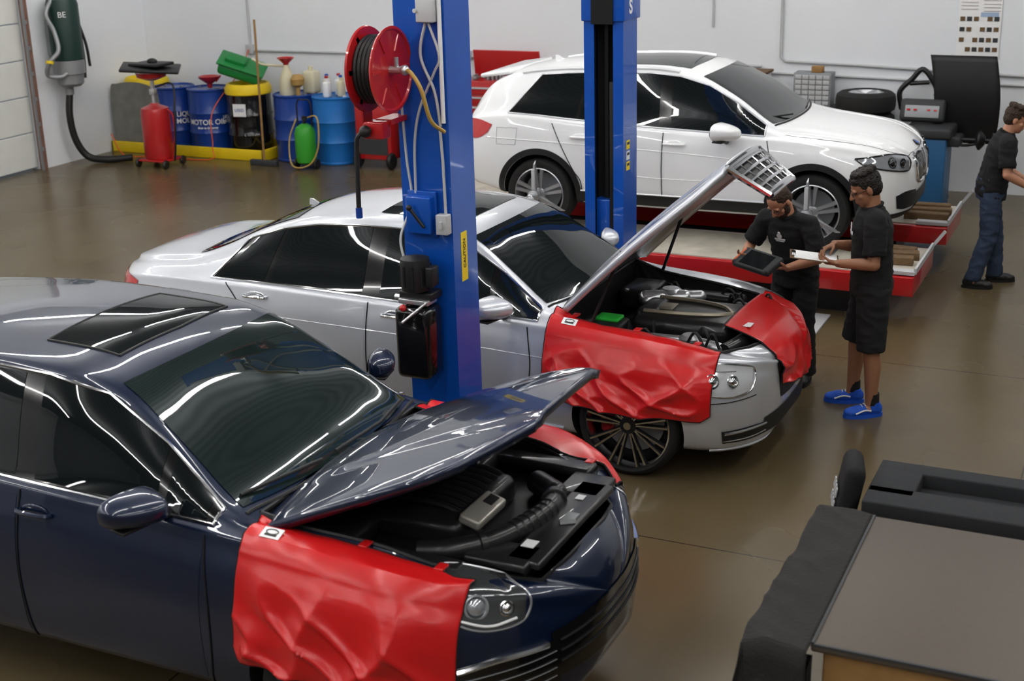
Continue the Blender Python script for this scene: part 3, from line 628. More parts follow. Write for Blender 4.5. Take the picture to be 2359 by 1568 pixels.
# ------------------------------------------------------------------ room
def struct(name,mb,m,**k):
    o=mb.obj(name,m,None,smooth=False,**k);o['kind']='structure';return o
def floor_mat():
    m=bpy.data.materials.new('stained_concrete');m.use_nodes=True;nt=m.node_tree;N=nt.nodes;L=nt.links;b=N['Principled BSDF']
    tc=N.new('ShaderNodeTexCoord');n1=N.new('ShaderNodeTexNoise');n1.inputs['Scale'].default_value=.5;n1.inputs['Detail'].default_value=5;n1.inputs['Roughness'].default_value=.5
    L.new(tc.outputs['Object'],n1.inputs['Vector']);cr_=N.new('ShaderNodeValToRGB');cr_.color_ramp.elements[0].position=.22;cr_.color_ramp.elements[1].position=.78
    cr_.color_ramp.elements[0].color=(.088,.064,.030,1);cr_.color_ramp.elements[1].color=(.150,.117,.065,1)
    L.new(n1.outputs['Fac'],cr_.inputs[0])
    n2=N.new('ShaderNodeTexNoise');n2.inputs['Scale'].default_value=.8;n2.inputs['Detail'].default_value=2;L.new(tc.outputs['Object'],n2.inputs['Vector'])
    br=N.new('ShaderNodeTexBrick');br.offset=0;br.inputs['Scale'].default_value=1;br.inputs['Mortar Size'].default_value=.006;br.inputs['Brick Width'].default_value=3.6;br.inputs['Row Height'].default_value=3.6
    br.inputs['Color1'].default_value=(1,1,1,1);br.inputs['Color2'].default_value=(1,1,1,1);br.inputs['Mortar'].default_value=(.35,.35,.35,1)
    mp=N.new('ShaderNodeMapping');mp.inputs['Location'].default_value=(.55,.2,0);L.new(tc.outputs['Object'],mp.inputs['Vector']);L.new(mp.outputs[0],br.inputs['Vector'])
    mx=N.new('ShaderNodeMix');mx.data_type='RGBA';mx.blend_type='MULTIPLY';mx.inputs[0].default_value=1;L.new(cr_.outputs[0],mx.inputs[6]);L.new(br.outputs['Color'],mx.inputs[7])
    L.new(mx.outputs[2],b.inputs['Base Color'])
    mr=N.new('ShaderNodeMapRange');mr.inputs[3].default_value=.22;mr.inputs[4].default_value=.32;L.new(n2.outputs['Fac'],mr.inputs[0]);L.new(mr.outputs[0],b.inputs['Roughness'])
    return m
WALLM=mat('white_painted_wall',(.76,.78,.81),.6,bump=.1,bscale=8,var=.05,vscale=.8)
WALLD=mat('dimmed_unseen_wall',(.22,.225,.23),.7,var=.1,vscale=.8)  # unseen walls: dim foreground put into the colour, so car sides reflect less
def ceil_mat():
    m=mat('corrugated_ceiling',(.55,.56,.57),.6);N=m.node_tree.nodes;L=m.node_tree.links;w=N.new('ShaderNodeTexWave');w.inputs['Scale'].default_value=2.2;w.bands_direction='X'
    tc=[n for n in N if n.type=='TEX_COORD'][0];L.new(tc.outputs['Object'],w.inputs['Vector']);b=N['Principled BSDF']
    mx=N.new('ShaderNodeMix');mx.data_type='RGBA';mx.inputs[6].default_value=(.09,.095,.10,1);mx.inputs[7].default_value=(.17,.175,.185,1);L.new(w.outputs['Fac'],mx.inputs[0]);L.new(mx.outputs[2],b.inputs['Base Color']);return m
WX0,WX1,WY0,WY1,HC=-14.3,7.0,-7.0,17.13,5.6
mb=MB();mb.box(((WX0+WX1)/2,(WY0+WY1)/2,-.05),(WX1-WX0+.4,WY1-WY0+.4,.1));struct('floor',mb,floor_mat())
mb=MB();mb.box(((WX0+WX1)/2,(WY0+WY1)/2,HC+.05),(WX1-WX0+.4,WY1-WY0+.4,.1));struct('ceiling',mb,ceil_mat())
mb=MB();mb.box(((WX0+WX1)/2,WY1+.1,HC/2),(WX1-WX0+.4,.2,HC));struct('wall_back',mb,WALLM)
mb=MB();mb.box((WX0-.1,(14.64+WY1)/2,HC/2),(.2,WY1-14.64,HC));mb.box((WX0-.1,(WY0+10)/2,HC/2),(.2,10-WY0,HC));mb.box((WX0-.1,12.3,HC-.6),(.2,4.7,1.2));struct('wall_left',mb,WALLM)
mb=MB();mb.box((WX1+.1,(WY0+WY1)/2,HC/2),(.2,WY1-WY0,HC));struct('wall_right',mb,WALLD)
mb=MB();mb.box(((WX0+WX1)/2,WY0-.1,HC/2),(WX1-WX0,.2,HC));struct('wall_front',mb,WALLD)
mb=MB()
for k in range(9):mb.box((WX0-.08,12.32,.28+k*.5),(.05,4.6,.485),bev=.01)
struct('door_1',mb,mat('garage_door_white',(.66,.67,.64),.5,bump=.1,bscale=3))
mb=MB();mb.box((WX0+.03,14.64,2.2),(.06,.09,4.4));mb.box((WX0+.07,14.58,2.2),(.03,.03,4.4),1)
for k in range(12):mb.box((WX0+.065,14.60,.3+k*.35),(.03,.07,.05),1)
struct('trim_1',mb,[RUST,GREY])
mb=MB();y=WY1-.02
mb.tube([(-12.33,y,3.5),(-12.33,y,1.45)],.018);mb.tube([(-12.33,y,1.43),(-8.2,y,1.44),(-4.6,y,1.43)],.018);mb.box((-12.33,y-.01,1.45),(.12,.08,.14),bev=.01);mb.box((-8.72,y-.01,1.46),(.12,.08,.12),bev=.01)
tag(mb.obj('wall_conduit',LGREY),'white electrical conduit with junction boxes on white wall','conduit')
mb=MB();mb.tube([(-5.24,y,3.6),(-5.24,y,1.9)],.012);mb.tube([(-4.36,y,3.5),(-4.36,y,1.55),(-4.3,y,1.50),(-3.5,y,1.48),(0,y,1.35)],.018);mb.tube([(-4.9,y,1.36),(1.5,y,1.24)],.014)
tag(mb.obj('wall_conduit',LGREY),'white conduit pipes along white wall','conduit')
LM=mat('tube_light',(1,.98,.95),.5,emit=42,var=0)
for i,x in enumerate((-12,-9,-6.2,-3.4,-.6,2.4)):
    for yy in(-4.2,1.2,6.6,12.0):
        mb=MB();mb.box((x,yy+1.2,HC-.28),(.08,4.9,.05),bev=.01)
        o=tag(mb.obj('ceiling_light',LM),'long fluorescent tube ceiling light','ceiling light','ceiling lights')
e=root('poster','white wall poster with text blocks and small photo grid','poster',(0,0,0))
mb=MB();mb.box((-2.03,y+.01,2.15),(.48,.006,1.1));mb.obj('poster_sheet',PAPER,e)
PM=[ORANGE,LGREY,DGREY,mat('pale_blue_print',(.35,.45,.6),.6),OLDWOOD,mat('text_grey',(.45,.42,.42),.7)]
mb=MB();k=0
for r,zz in enumerate((2.05,1.93,1.81,1.70)):
    for c in range(6):
        if (r+c)%7==3:continue
        mb.box((-2.22+.076*c,y+.004,zz),(.055,.004,.05),(2 if (r+c)%2 else 4));k+=1
for r in range(12):mb.box((-2.15 if r%2 else -1.9,y+.004,2.14+.02*r),(.19,.004,.008),5)
mb.box((-2.03,y+.004,2.33),(.44,.004,.012),0);mb.box((-1.92,y+.004,2.10),(.2,.004,.05),3);mb.obj('poster_print',PM,e)
# ------------------------------------------------------------------ lift posts
def cprof(w,d,lip,t,op):
    h=w/2;k=d/2
    pts=[(-h,-k),(h,-k),(h,k),(h-lip,k),(h-lip,k-t),(h-t,k-t),(h-t,-k+t),(-h+t,-k+t),(-h+t,k-t),(-h+lip,k-t),(-h+lip,k),(-h,k)]
    return [(x,y*op,0) for x,y in pts]
def post(x,y,op,label):
    e=root('car_lift_post',label,'car lift',(x,y,0),-.01,'two-post car lift')
    mb=MB();P=cprof(.33,.30,.085,.012,op)
    mb.prism([V(p)+V((0,0,.02)) for p in P],(0,0,4.3));c=mb.obj('lift_column',BLUE,e,smooth=False)
    mb=MB();mb.box((0,0,.01),(.5,.5,.02));mb.obj('base_plate',BLUE,e)
    for sx in(-1,1):
        for sy in(-1,1):mb=MB();mb.cyl((sx*.2,sy*.2,.02),(sx*.2,sy*.2,.05),.018,n=6);mb.obj('anchor_bolt',GREY,e)
    mb=MB();mb.box((0,op*.02,.9),(.22,.16,.7),bev=.01);mb.obj('lift_carriage',BLUE,e)
    mb=MB();mb.box((-.02,op*.03,2.4),(.03,.02,3.6));mb.obj('lift_chain',BLK,e)
    return e
p1=post(-3.848,7.104,1,'blue steel two-post lift column with hydraulic power unit')
yf=-.152
mb=MB();mb.box((-.02,yf-.04,1.88),(.16,.08,.22),bev=.008);mb.box((-.02,yf-.015,1.88),(.19,.02,.27),bev=.005);mb.obj('latch_cover',BLUE,p1)
mb=MB();mb.cap((.02,yf-.09,1.82),(-.06,yf-.11,1.93),.010);mb.ell((-.06,yf-.11,1.93),.018);mb.obj('release_lever',BLK,p1)
pu=MB();pu.lathe([(.02,0),(.085,.01),(.09,.04),(.09,.17),(.085,.20),(.03,.215)],(-.02,yf-.14,1.44),(0,0,1),n=28);pu.box((.09,yf-.14,1.54),(.05,.09,.12),bev=.01);pu.box((-.02,yf-.09,1.41),(.22,.14,.05),bev=.01)
for k in range(10):
    a=k*.628;pu.box((-.02+.09*math.cos(a),yf-.14+.09*math.sin(a),1.54),(.012,.012,.13))
o=pu.obj('motor',BLK,p1)
mb=MB();mb.box((-.02,yf-.13,1.13),(.23,.20,.44),bev=.035);mb.cyl((-.07,yf-.13,1.32),(-.07,yf-.13,1.40),.03);mb.obj('oil_tank',BLKG,p1)
mb=MB();mb.box((-.02,yf-.13,1.38),(.20,.12,.03),bev=.005);mb.cap((.07,yf-.2,1.385),(-.03,yf-.30,1.29),.008);mb.cyl((-.12,yf-.13,1.385),(-.17,yf-.13,1.385),.018);mb.obj('pump_block',ALU,p1)
mb=MB();mb.ell((-.07,yf-.22,1.35),.022);mb.obj('release_button',REDP,p1)
mb=MB();mb.box((.075,yf-.035,3.05),(.11,.07,.13),bev=.008);mb.cyl((.02,yf-.07,3.05),(.02,yf-.08,3.05),.012);mb.obj('switch_box',LGREY,p1)
mb=MB();mb.box((.125,yf-.035,1.83),(.075,.06,.12),bev=.006);mb.box((.125,yf-.07,1.83),(.02,.02,.04));mb.obj('switch_box',LGREY,p1)
mb=MB();mb.tube([(.145,yf-.02,4.2),(.145,yf-.02,2.42)],.013,n=8);mb.obj('white_pipe',WHT,p1)
mb=MB();mb.tube([(.12,yf-.02,2.38),(.13,yf-.02,2.2),(.135,yf-.02,1.88)],.009);mb.tube([(.06,yf-.02,3.0),(.02,yf-.03,2.8),(.10,yf-.03,2.6),(.125,yf-.02,2.4)],.009,sub=30);mb.tube([(.08,yf-.03,2.98),(.14,yf-.03,2.8),(.10,yf-.03,2.7),(.0,yf-.03,2.5),(-.05,yf-.02,2.3),(-.06,yf-.02,2.0)],.008,sub=40);mb.tube([(-.13,yf-.02,2.6),(-.11,yf-.02,2.2),(-.09,yf-.02,1.95),(-.13,yf-.1,1.75),(-.10,yf-.12,1.6)],.008,sub=40);mb.obj('flex_conduit',LGREY,p1)
mb=MB();mb.box((.166,-.02,1.60),(.003,.075,.30));st=mb.obj('warning_sticker',LABELY,p1)
text('sticker_text','CAUTION',.040,TM((.169,-.02,1.62),(0,0,1),(0,-1,0)),BLK,st)
e=root('hose_reel','red metal hose reel mounted on blue lift post','hose reel',(-3.925,6.74,2.74))
def disc(x,sgn):
    mb=MB();mb.lathe([(.235,0),(.24,.012),(.225,.014),(.215,.004),(.12,.0),(.10,-.02),(.04,-.02)],(x,0,0),(sgn,0,0),n=48)
    for k in range(6):
        a=k*math.pi/3;mb.bar((x+sgn*.004,.11*math.cos(a),.11*math.sin(a)),(x+sgn*.004,.21*math.cos(a),.21*math.sin(a)),.012,.03,.008,(sgn,0,0))
    return mb.obj('reel_disc',REDP,e)
disc(0,1);disc(-.14,-1)
mb=MB()
for k in range(5):
    for r in(.13,.155,.18):mb.tube([(-.125+k*.026,r*math.cos(a),r*math.sin(a)) for a in np.linspace(0,6.28,28)],.013,n=6)
mb.cyl((-.13,0,0),(-.01,0,0),.12,n=24);mb.obj('wound_hose',HOSE,e)
mb=MB();mb.cyl((-.18,0,0),(.09,0,0),.022);mb.cyl((.04,0,0),(.04,-.0,.07),.014);mb.ell((.09,0,0),.03);mb.obj('reel_axle',ALU,e)
mb=MB();mb.box((-.17,.0,-.12),(.012,.1,.36));mb.box((-.12,.0,-.30),(.12,.08,.012));mb.box((-.11,-.0,-.34),(.13,.10,.10),bev=.01);mb.box((-.08,.13,-.30),(.10,.2,.03));mb.obj('reel_bracket',REDP,e)
mb=MB();mb.tube([(.09,0,0),(.14,-.02,-.01),(.20,-.02,-.1),(.22,.04,-.28),(.25,.14,-.36)],.012,sub=30);mb.obj('supply_hose',YHOSE,e)
mb=MB();mb.tube([(-.12,-.05,-.33),(-.17,-.10,-.36),(-.19,-.10,-.45),(-.20,-.10,-.78)],.014,sub=24);mb.ell((-.14,-.08,-.34),(.035,.035,.035));mb.cyl((-.20,-.10,-.78),(-.20,-.10,-.84),.02,n=10,m=1);mb.obj('hanging_hose',[HOSE,DBLUE],e)
p2=post(-3.99,10.307,-1,'blue steel two-post lift column with black open channel')
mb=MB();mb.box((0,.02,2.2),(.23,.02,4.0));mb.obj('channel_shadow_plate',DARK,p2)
mb=MB();mb.box((.055,-.09,1.5),(.05,.04,1.4),bev=.005);mb.box((-.09,-.10,2.2),(.012,.012,4));mb.box((.10,-.10,2.2),(.012,.012,4));mb.obj('slide_rail',BLK,p2)
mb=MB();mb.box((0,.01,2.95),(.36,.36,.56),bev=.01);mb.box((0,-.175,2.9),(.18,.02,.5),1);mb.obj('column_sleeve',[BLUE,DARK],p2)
text('column_letter','A',.15,TM((.182,-.03,2.92),(0,1,0),(0,0,1)),WHT,p2,bold=.005);text('column_letter','S',.15,TM((.182,-.03,2.77),(0,1,0),(0,0,1)),WHT,p2,bold=.005)
for k in range(3):
    mb=MB();mb.box((.167,-.05,1.70-.085*k),(.003,.07,.07));st=mb.obj('warning_sticker',LABELY if k!=1 else WHT,p2);mb=MB();mb.box((.169,-.05,1.70-.085*k+.012),(.002,.05,.02));mb.obj('sticker_print',BLK,st)
# ------------------------------------------------------------------ alignment ramps
for yc,lab in((12.10,'near'),(13.92,'far')):
    e=root('alignment_runway','red steel alignment lift runway with worn light deck','alignment lift',(0,0,0),0,'alignment lift runways')
    w=1.05 if lab=='near' else .98;x0,x1=-7.2,-1.74
    mb=MB();mb.box(((x0+x1)/2,yc,.448-.095),(x1-x0,w,.17),bev=.008);mb.obj('runway_beam',REDP,e)
    mb=MB();mb.box(((x0+x1)/2,yc,.442),(x1-x0-.05,w-.12,.012));mb.obj('deck_plate',STAIN,e)
    mb=MB();mb.box((-2.78,yc,.448),(.5,.55,.008),bev=.003);mb.obj('turn_plate',ALU,e)
    mb=MB();mb.box((x1-.15,yc-w/2+.08,.465),(.3,.10,.03));mb.box((x1+.0,yc,.48),(.02,w*.9,.05));mb.bar((x1-.02,yc+w/2-.05,.45),(x1+.1,yc+w/2-.05,.62),.03,.03,.02,(0,1,0));mb.obj('end_stop',LGREY,e)
    mb=MB();mb.box((-4.4,yc,.12),(4.3,.5,.24));mb.obj('scissor_legs',BLK,e)
for i,(x,yv,r) in enumerate(((-2.02,11.95,.1),(-2.0,12.12,.2),(-2.05,12.3,-.1),(-1.98,13.7,0),(-1.98,13.9,.1),(-2.02,14.1,.05))):
    mb=MB();mb.box((0,0,.035),(.42,.11,.07),bev=.008);o=tag(mb.obj('wood_block',OLDWOOD),'worn wooden block lying on alignment runway','wood block','wooden blocks');o.location=(x,yv,.449);o.rotation_euler=(0,0,r)
mb=MB();mb.box((0,0,.01),(.22,1.5,.02),bev=.005);o=tag(mb.obj('floor_guide_plate',LGREY),'light grey steel guide plate on floor','floor plate');o.location=(-2.55,10.9,0)
# ------------------------------------------------------------------ drums and wall equipment
def drum(x,y,z,mt,label,r=.32,h=.94,plastic=False):
    e=root('oil_drum',label,'drum',(x,y,z),0,'drums along the wall')
    mb=MB();pr=[(r-.01,0),(r,.01),(r,.03),(r-.008,.04)]
    for q in(.33,.63):pr+=[(r-.008,q*h-.03),(r+.006,q*h),(r-.008,q*h+.03)]
    pr+=[(r-.008,h-.04),(r,h-.03),(r+.002,h-.01),(r-.012,h),(r-.02,h-.02),(.02,h-.02)]
    mb.lathe(pr,n=48);mb.obj('drum_body',mt,e)
    mb=MB();mb.lathe([(.035,0),(.035,.02)],(r*.5,0,h-.02),n=12);mb.lathe([(.02,0),(.02,.015)],(-r*.6,.05,h-.02),n=12);mb.obj('drum_bung',GREY if not plastic else WHT,e)
    return e
TX=-12.895
mb=MB();mb.box((TX,16.52,.015),(2.71,.86,.03));
for (c,s_) in (((TX,16.09,.08),(2.75,.04,.16)),((TX,16.95,.08),(2.75,.04,.16)),((-14.25,16.52,.08),(.04,.9,.16)),((-11.54,16.52,.08),(.04,.9,.16))):mb.box(c,s_,bev=.012)
tag(mb.obj('spill_tray',YEL),'yellow plastic spill containment tray under drums','spill tray')
d1=drum(-13.93,16.62,.03,DBLUE,'dark blue steel drum with yellow funnel lid',r=.29);d2=drum(-13.31,16.47,.03,DBLUE,'dark blue steel drum with white lettering',r=.305)
d3=drum(-12.66,16.45,.03,DBLUE,'dark blue steel drum lettered MOTOR OIL');d4=drum(-11.96,16.45,.03,BLKG,'black steel drum with yellow lid and white label',r=.325)
d5=drum(-11.17,16.47,0,DBLUE,'blue steel drum with pump on top');d6=drum(-10.50,16.44,0,LBLUE,'light blue plastic drum with jugs on top',plastic=True)
def dtext(d,s,size,ang,z,r=.327):
    a=math.radians(ang);n=V((math.sin(a),-math.cos(a),0));tx=V((math.cos(a),math.sin(a),0))
    text('drum_lettering',s,size,TM(n*r+V((0,0,z)),tx,(0,0,1)),WHT,d,wrap=r,bold=.002)
dtext(d3,'MOTOR OIL',.105,24,.47);dtext(d3,'Made in Germany',.042,26,.39);dtext(d3,'LIQUI\nMOLY',.06,82,.50);dtext(d2,'LIQUI\nMOLY',.10,62,.5,.312)
a=math.radians(10);mb=MB();n=V((math.sin(a),-math.cos(a),0))
mb.box((0,0,0),(.20,.18,.002));lb=mb.obj('drum_label',WHT,d4,M=TM(n*.337+V((0,0,.68)),(math.cos(a),math.sin(a),0),(0,0,1)));text('label_text','USED',.06,Matrix.Translation((0,.0,.003)),DBLUE,lb)
def lid(d,mt):
    mb=MB();mb.lathe([(.325,.88),(.335,.89),(.335,.97),(.30,1.03),(.27,1.03),(.24,.96),(.02,.94)],n=40);mb.obj('funnel_lid',mt,d)
lid(d1,YEL);lid(d4,YEL)
e=root('drain_pan','green plastic drain pan tilted on drum lid','drain pan',(-12.05,16.45,1.24),.2);e.rotation_euler=(.25,.35,.5)
mb=MB();mb.box((0,0,0),(.62,.46,.16),bev=.05);mb.box((0,0,.09),(.68,.52,.03),bev=.012);mb.box((-.1,0,.13),(.3,.25,.07),bev=.02);mb.obj('pan_shell',GRN,e)
e=root('funnel','dark red metal funnel sitting on blue drum','funnel',(-12.63,16.45,.96));mb=MB();mb.lathe([(.03,0),(.04,.06),(.15,.14),(.16,.17),(.145,.165),(.03,.08)],n=28);mb.cap((.12,0,.1),(.2,0,.18),.012);mb.obj('funnel_cone',REDP,e)
e=root('fluid_pump','cream hand pump canister with red funnel on drum','pump',(-11.24,16.4,.92));mb=MB();mb.lathe([(.11,0),(.12,.03),(.10,.25),(.05,.36),(.04,.42)],n=24);mb.tube([(-.05,0,.4),(-.35,-.05,.42),(-.5,-.1,.5)],.018,sub=12);mb.obj('canister',CREAM,e);mb=MB();mb.lathe([(.03,.40),(.04,.44),(.13,.52),(.12,.52),(.03,.45)],n=24);mb.obj('funnel_cone',REDP,e)
e=root('fluid_jug','cream plastic fluid jug on blue drum','jug',(-10.98,16.62,.92));mb=MB();mb.box((0,0,.16),(.2,.2,.32),bev=.04);mb.cyl((0,0,.3),(0,0,.38),.035);mb.obj('jug_body',CREAM,e)
e=root('measuring_can','brown and cream dispenser can on drum','can',(-11.02,16.33,.92));mb=MB();mb.lathe([(.03,0),(.03,.12),(.09,.16),(.1,.24),(.06,.3)],n=20);mb.obj('can_body',mat('tan_plastic',(.4,.25,.08),.5),e)
for i,(ddx,dy) in enumerate(((-.14,.05),(.0,.14),(.12,.0),(-.03,-.13))):
    e=root('fluid_jug','white plastic jug with handle on light blue drum','jug',(-10.50+ddx,16.44+dy,.92),0,'white jugs on drum');mb=MB();mb.box((0,0,.11),(.09,.11,.22),bev=.025);mb.cyl((0,0,.21),(0,0,.28),.022);mb.tube([(0,.02,.2),(0,.07,.25),(0,.06,.12)],.010,sub=10);mb.obj('jug_body',WHT if i%2 else CREAM,e);mb=MB();mb.cyl((0,0,.27),(0,0,.30),.026);mb.obj('jug_cap',BLUE if i%2==0 else REDP,e)
e=root('oil_drain_canister','red wheeled waste oil canister with black catch pan','oil drainer',(-12.80,15.38,0));e.scale=(1,1,.86)
mb=MB();mb.lathe([(.12,.10),(.19,.14),(.205,.2),(.205,.88),(.19,.96),(.06,1.02),(.05,1.04)],n=36);mb.obj('tank',REDP,e)
mb=MB();mb.cyl((0,0,1.02),(0,0,1.42),.028);mb.box((.0,0,1.22),(.09,.07,.1),bev=.01);mb.obj('riser_tube',ALU,e)
mb=MB();mb.lathe([(.05,1.40),(.20,1.46),(.22,1.54),(.20,1.54),(.04,1.44)],n=32);mb.obj('funnel',REDP,e)
mb=MB();mb.box((0,0,1.60),(.80,.62,.05),bev=.02,R=Matrix.Rotation(.12,3,'Y')@Matrix.Rotation(.6,3,'Z'));mb.box((0,.02,1.66),(.5,.4,.05),bev=.02);mb.ell((0,.05,1.70),(.08,.06,.05));mb.obj('catch_pan',BLK,e)
mb=MB();mb.box((0,0,.12),(.5,.42,.03),bev=.01);mb.tube([(.22,0,.14),(.30,0,.5),(.30,0,.85),(.22,0,.95)],.012,sub=14);mb.obj('base_frame',REDP,e)
for sx,sy in((-.24,-.18),(.24,-.18),(-.24,.2),(.24,.2)):
    mb=MB();mb.lathe([(.065,-.02),(.075,0),(.065,.02)],(sx,sy,.075),(1,.2,0),n=20);mb.obj('caster',BLK,e)
mb=MB();mb.tube([(.05,0,1.3),(.35,.0,1.35),(.42,-.1,.9),(.38,-.1,.4),(.3,-.05,.12)],.014,sub=40);mb.obj('drain_hose',HOSE,e)
mb=MB();pl=[(-.45,0),(.42,.0),(.47,.6),(.36,.88),(.05,1.0),(-.35,.98),(-.48,.86)];mb.prism([(x,0,z) for x,z in [tuple(p.xy) for p in cr([V((*p,0)) for p in pl+[pl[0]]],50)][:-1]],(0,.015,0))
o=tag(mb.obj('metal_sheet',mat('scuffed_grey_sheet',(.22,.22,.20),.55,.3,var=.4,vscale=5)),'scuffed grey metal sheet leaning against drums','metal sheet');o.location=(-13.75,16.13,.03);o.rotation_euler=(-.04,0,.05)
e=root('pressure_sprayer','green wheeled pressure tank with coiled hose','pressure tank',(-10.66,15.88,0));e.scale=(.85,.85,.8);mb=MB();mb.lathe([(.10,.08),(.16,.12),(.17,.2),(.17,.62),(.14,.72),(.05,.78)],n=32);mb.obj('tank',LGRN,e)
mb=MB();mb.cyl((0,0,.78),(0,0,.90),.03);mb.tube([(-.13,.02,.6),(-.13,.02,1.12),(.0,.02,1.18),(.13,.02,1.12),(.13,.02,.6)],.012,sub=30);mb.lathe([(.045,0),(.045,.03)],(.05,-.05,.88),(0,-1,0),n=20);mb.obj('tank_handle',BLK,e)
mb=MB();mb.tube([(0,0,.86),(.28,-.05,.9),(.3,-.1,.4),(.15,-.16,.1),(-.15,-.2,.08),(-.24,-.1,.5),(-.15,0,.85)],.013,sub=50);mb.obj('tank_hose',YHOSE,e)
for sx in(-.19,.19):
    mb=MB();mb.lathe([(.08,-.02),(.09,0),(.08,.02)],(sx,0,.09),(1,0,0),n=20);mb.obj('wheel',BLK,e)
e=root('broom','wooden broom with black bristles leaning upright','broom',(0,0,0));mb=MB();mb.tube([(-11.36,15.86,.06),(-11.42,15.98,2.0)],.016);mb.obj('broom_handle',WOOD,e);mb=MB();mb.box((-11.36,15.86,.04),(.45,.07,.08),bev=.01);mb.obj('broom_head',DGREY,e)
e=root('service_cart','red steel wheeled service cart with pump head','service cart',(-9.72,16.35,0));mb=MB();mb.box((0,0,.60),(.55,.45,.95),bev=.02);mb.box((0,0,1.18),(.40,.36,.22),bev=.01);mb.obj('cart_body',REDP,e)
mb=MB();mb.box((0,-.228,.35),(.45,.01,.3));mb.obj('cart_panel',DGREY,e)
for sx in(-.25,.27):
    mb=MB();mb.lathe([(.10,-.03),(.12,0),(.10,.03)],(sx,-.22,.12),(1,0,0),n=24);mb.obj('wheel',BLK,e)
for i,x in enumerate((-9.2,-8.9)):
    e=root('fluid_jug','cream plastic jug beside red cart','jug',(x,16.3+.1*i,0 if i else .62),0,'jugs beside cart');mb=MB();mb.box((0,0,.2),(.22,.2,.4),bev=.04);mb.cyl((0,0,.38),(0,0,.45),.035);mb.obj('jug_body',CREAM if i else DGREY,e)
mb=MB();mb.box((-9.2,16.4,.31),(.3,.3,.62),bev=.01);tag(mb.obj('metal_stand',DGREY),'small dark metal stand holding a jug','stand')
e=root('tool_chest','red tool chest with open lid and drawers','tool chest',(-8.05,16.72,0));mb=MB();mb.box((0,0,.60),(.98,.48,1.20),bev=.01);mb.obj('chest_body',REDP,e)
for k in range(7):
    mb=MB();mb.box((0,-.25,.30+k*.13),(.9,.02,.11),bev=.004);dr=mb.obj('drawer',REDP,e);mb=MB();mb.box((0,-.268,.335+k*.13),(.84,.012,.024));mb.obj('drawer_pull',LGREY,dr)
mb=MB();mb.box((0,.22,1.38),(.98,.03,.36),bev=.006,R=Matrix.Rotation(.15,3,'X'));mb.obj('chest_lid',REDP,e)
for k in range(16):mb=MB();mb.box((-.4+.053*k,random.uniform(-.15,.1),1.23),(.03,.12,random.uniform(.03,.09)),bev=.004);mb.obj('hand_tool',GREY,e)
e=root('exhaust_vacuum','dark green wall-mounted vacuum unit with grey hoses','wall vacuum',(-14.02,15.12,0))
mb=MB();mb.lathe([(.20,1.48),(.22,1.5),(.22,2.25),(.20,2.32),(.05,2.36)],n=36);mb.obj('motor_housing',mat('dark_green_enamel',(.008,.035,.028),.4),e)
mb=MB();mb.lathe([(.215,1.30),(.22,1.49)],n=36);mb.lathe([(.13,1.12),(.18,1.16),(.19,1.30)],n=30);mb.cyl((-.05,0,1.0),(-.05,0,1.14),.06);mb.box((-.2,0,1.8),(.12,.2,.5));mb.obj('collector',GREY,e)
text('unit_lettering','BE',.11,TM((.15,-.185,2.12),(.72,.62,0),(0,0,1)),WHT,e)
mb=MB();mb.tube([(0,-.1,2.4),(-.02,-.30,2.15),(.05,-.26,1.9),(.12,-.30,1.65),(.05,-.42,1.5),(-.05,-.38,1.32),(.05,-.25,1.28),(.1,-.16,1.32)],.032,n=10,sub=70);mb.obj('grey_hose',GREY,e)
mb=MB();mb.tube([(-.05,0,1.05),(-.06,-.05,.7),(-.05,.0,.35),(.05,.1,.10),(.3,.2,.05),(.6,.4,.06)],.05,n=10,sub=60);mb.tube([(-.1,.25,2.5),(-.05,.32,2.0),(0,.30,1.5),(0,.28,1.2)],.03,sub=30);mb.tube([(-.1,.30,2.2),(.0,.38,1.7),(.02,.40,1.35)],.02,sub=20);mb.obj('black_hose',HOSE,e)
mb=MB();mb.lathe([(.05,-.02),(.052,.02)],(.05,-.42,1.5),(0,.3,1),n=16);mb.obj('hose_coupling',YEL,e)
e=root('extension_cord','thin red extension cord lying over drums and floor','cord');mb=MB();mb.tube([(-12.33,17.05,1.45),(-12.4,16.9,1.15),(-12.30,16.03,.7),(-12.3,15.95,.2),(-12.35,15.9,.02),(-13.3,15.85,.02),(-13.8,15.8,.02),(-14.1,15.9,.3)],.008,sub=80);mb.obj('cord',ORANGE,e)
e=root('storage_cabinet','low white cabinet with worn wooden top','cabinet',(-4.75,16.75,0));mb=MB();mb.box((0,0,.70),(.62,.5,1.36),bev=.008);mb.obj('cabinet_body',WHT,e);mb=MB();mb.box((0,0,1.40),(.66,.54,.03));mb.obj('cabinet_top',OLDWOOD,e)
mb=MB();mb.box((-.1,-.05,1.45),(.18,.12,.07),bev=.01,m=0);mb.obj('spray_gun',DGREY,e)
e=root('parts_drawer_cabinet','grey small-parts organizer with many drawers','parts cabinet',(-3.88,16.85,1.0));mb=MB();mb.box((0,.05,.20),(.46,.22,.42),bev=.006);mb.box((0,.02,-.02),(.6,.5,.03),1);mb.obj('organizer_frame',[GREY,DGREY],e)
for r in range(6):
    for c in range(5):
        mb=MB();mb.box((-.17+.085*c,-.066,.05+.062*r),(.075,.014,.050),bev=.003);mb.obj('drawer',LGREY,e)
mb=MB();mb.box((0,.02,-.515),(.58,.48,.96),bev=.01);mb.obj('bench_base',DGREY,e)
mb=MB();mb.box((.05,0,.45),(.14,.1,.08),bev=.01);mb.obj('cardboard_carton',WOOD,e)
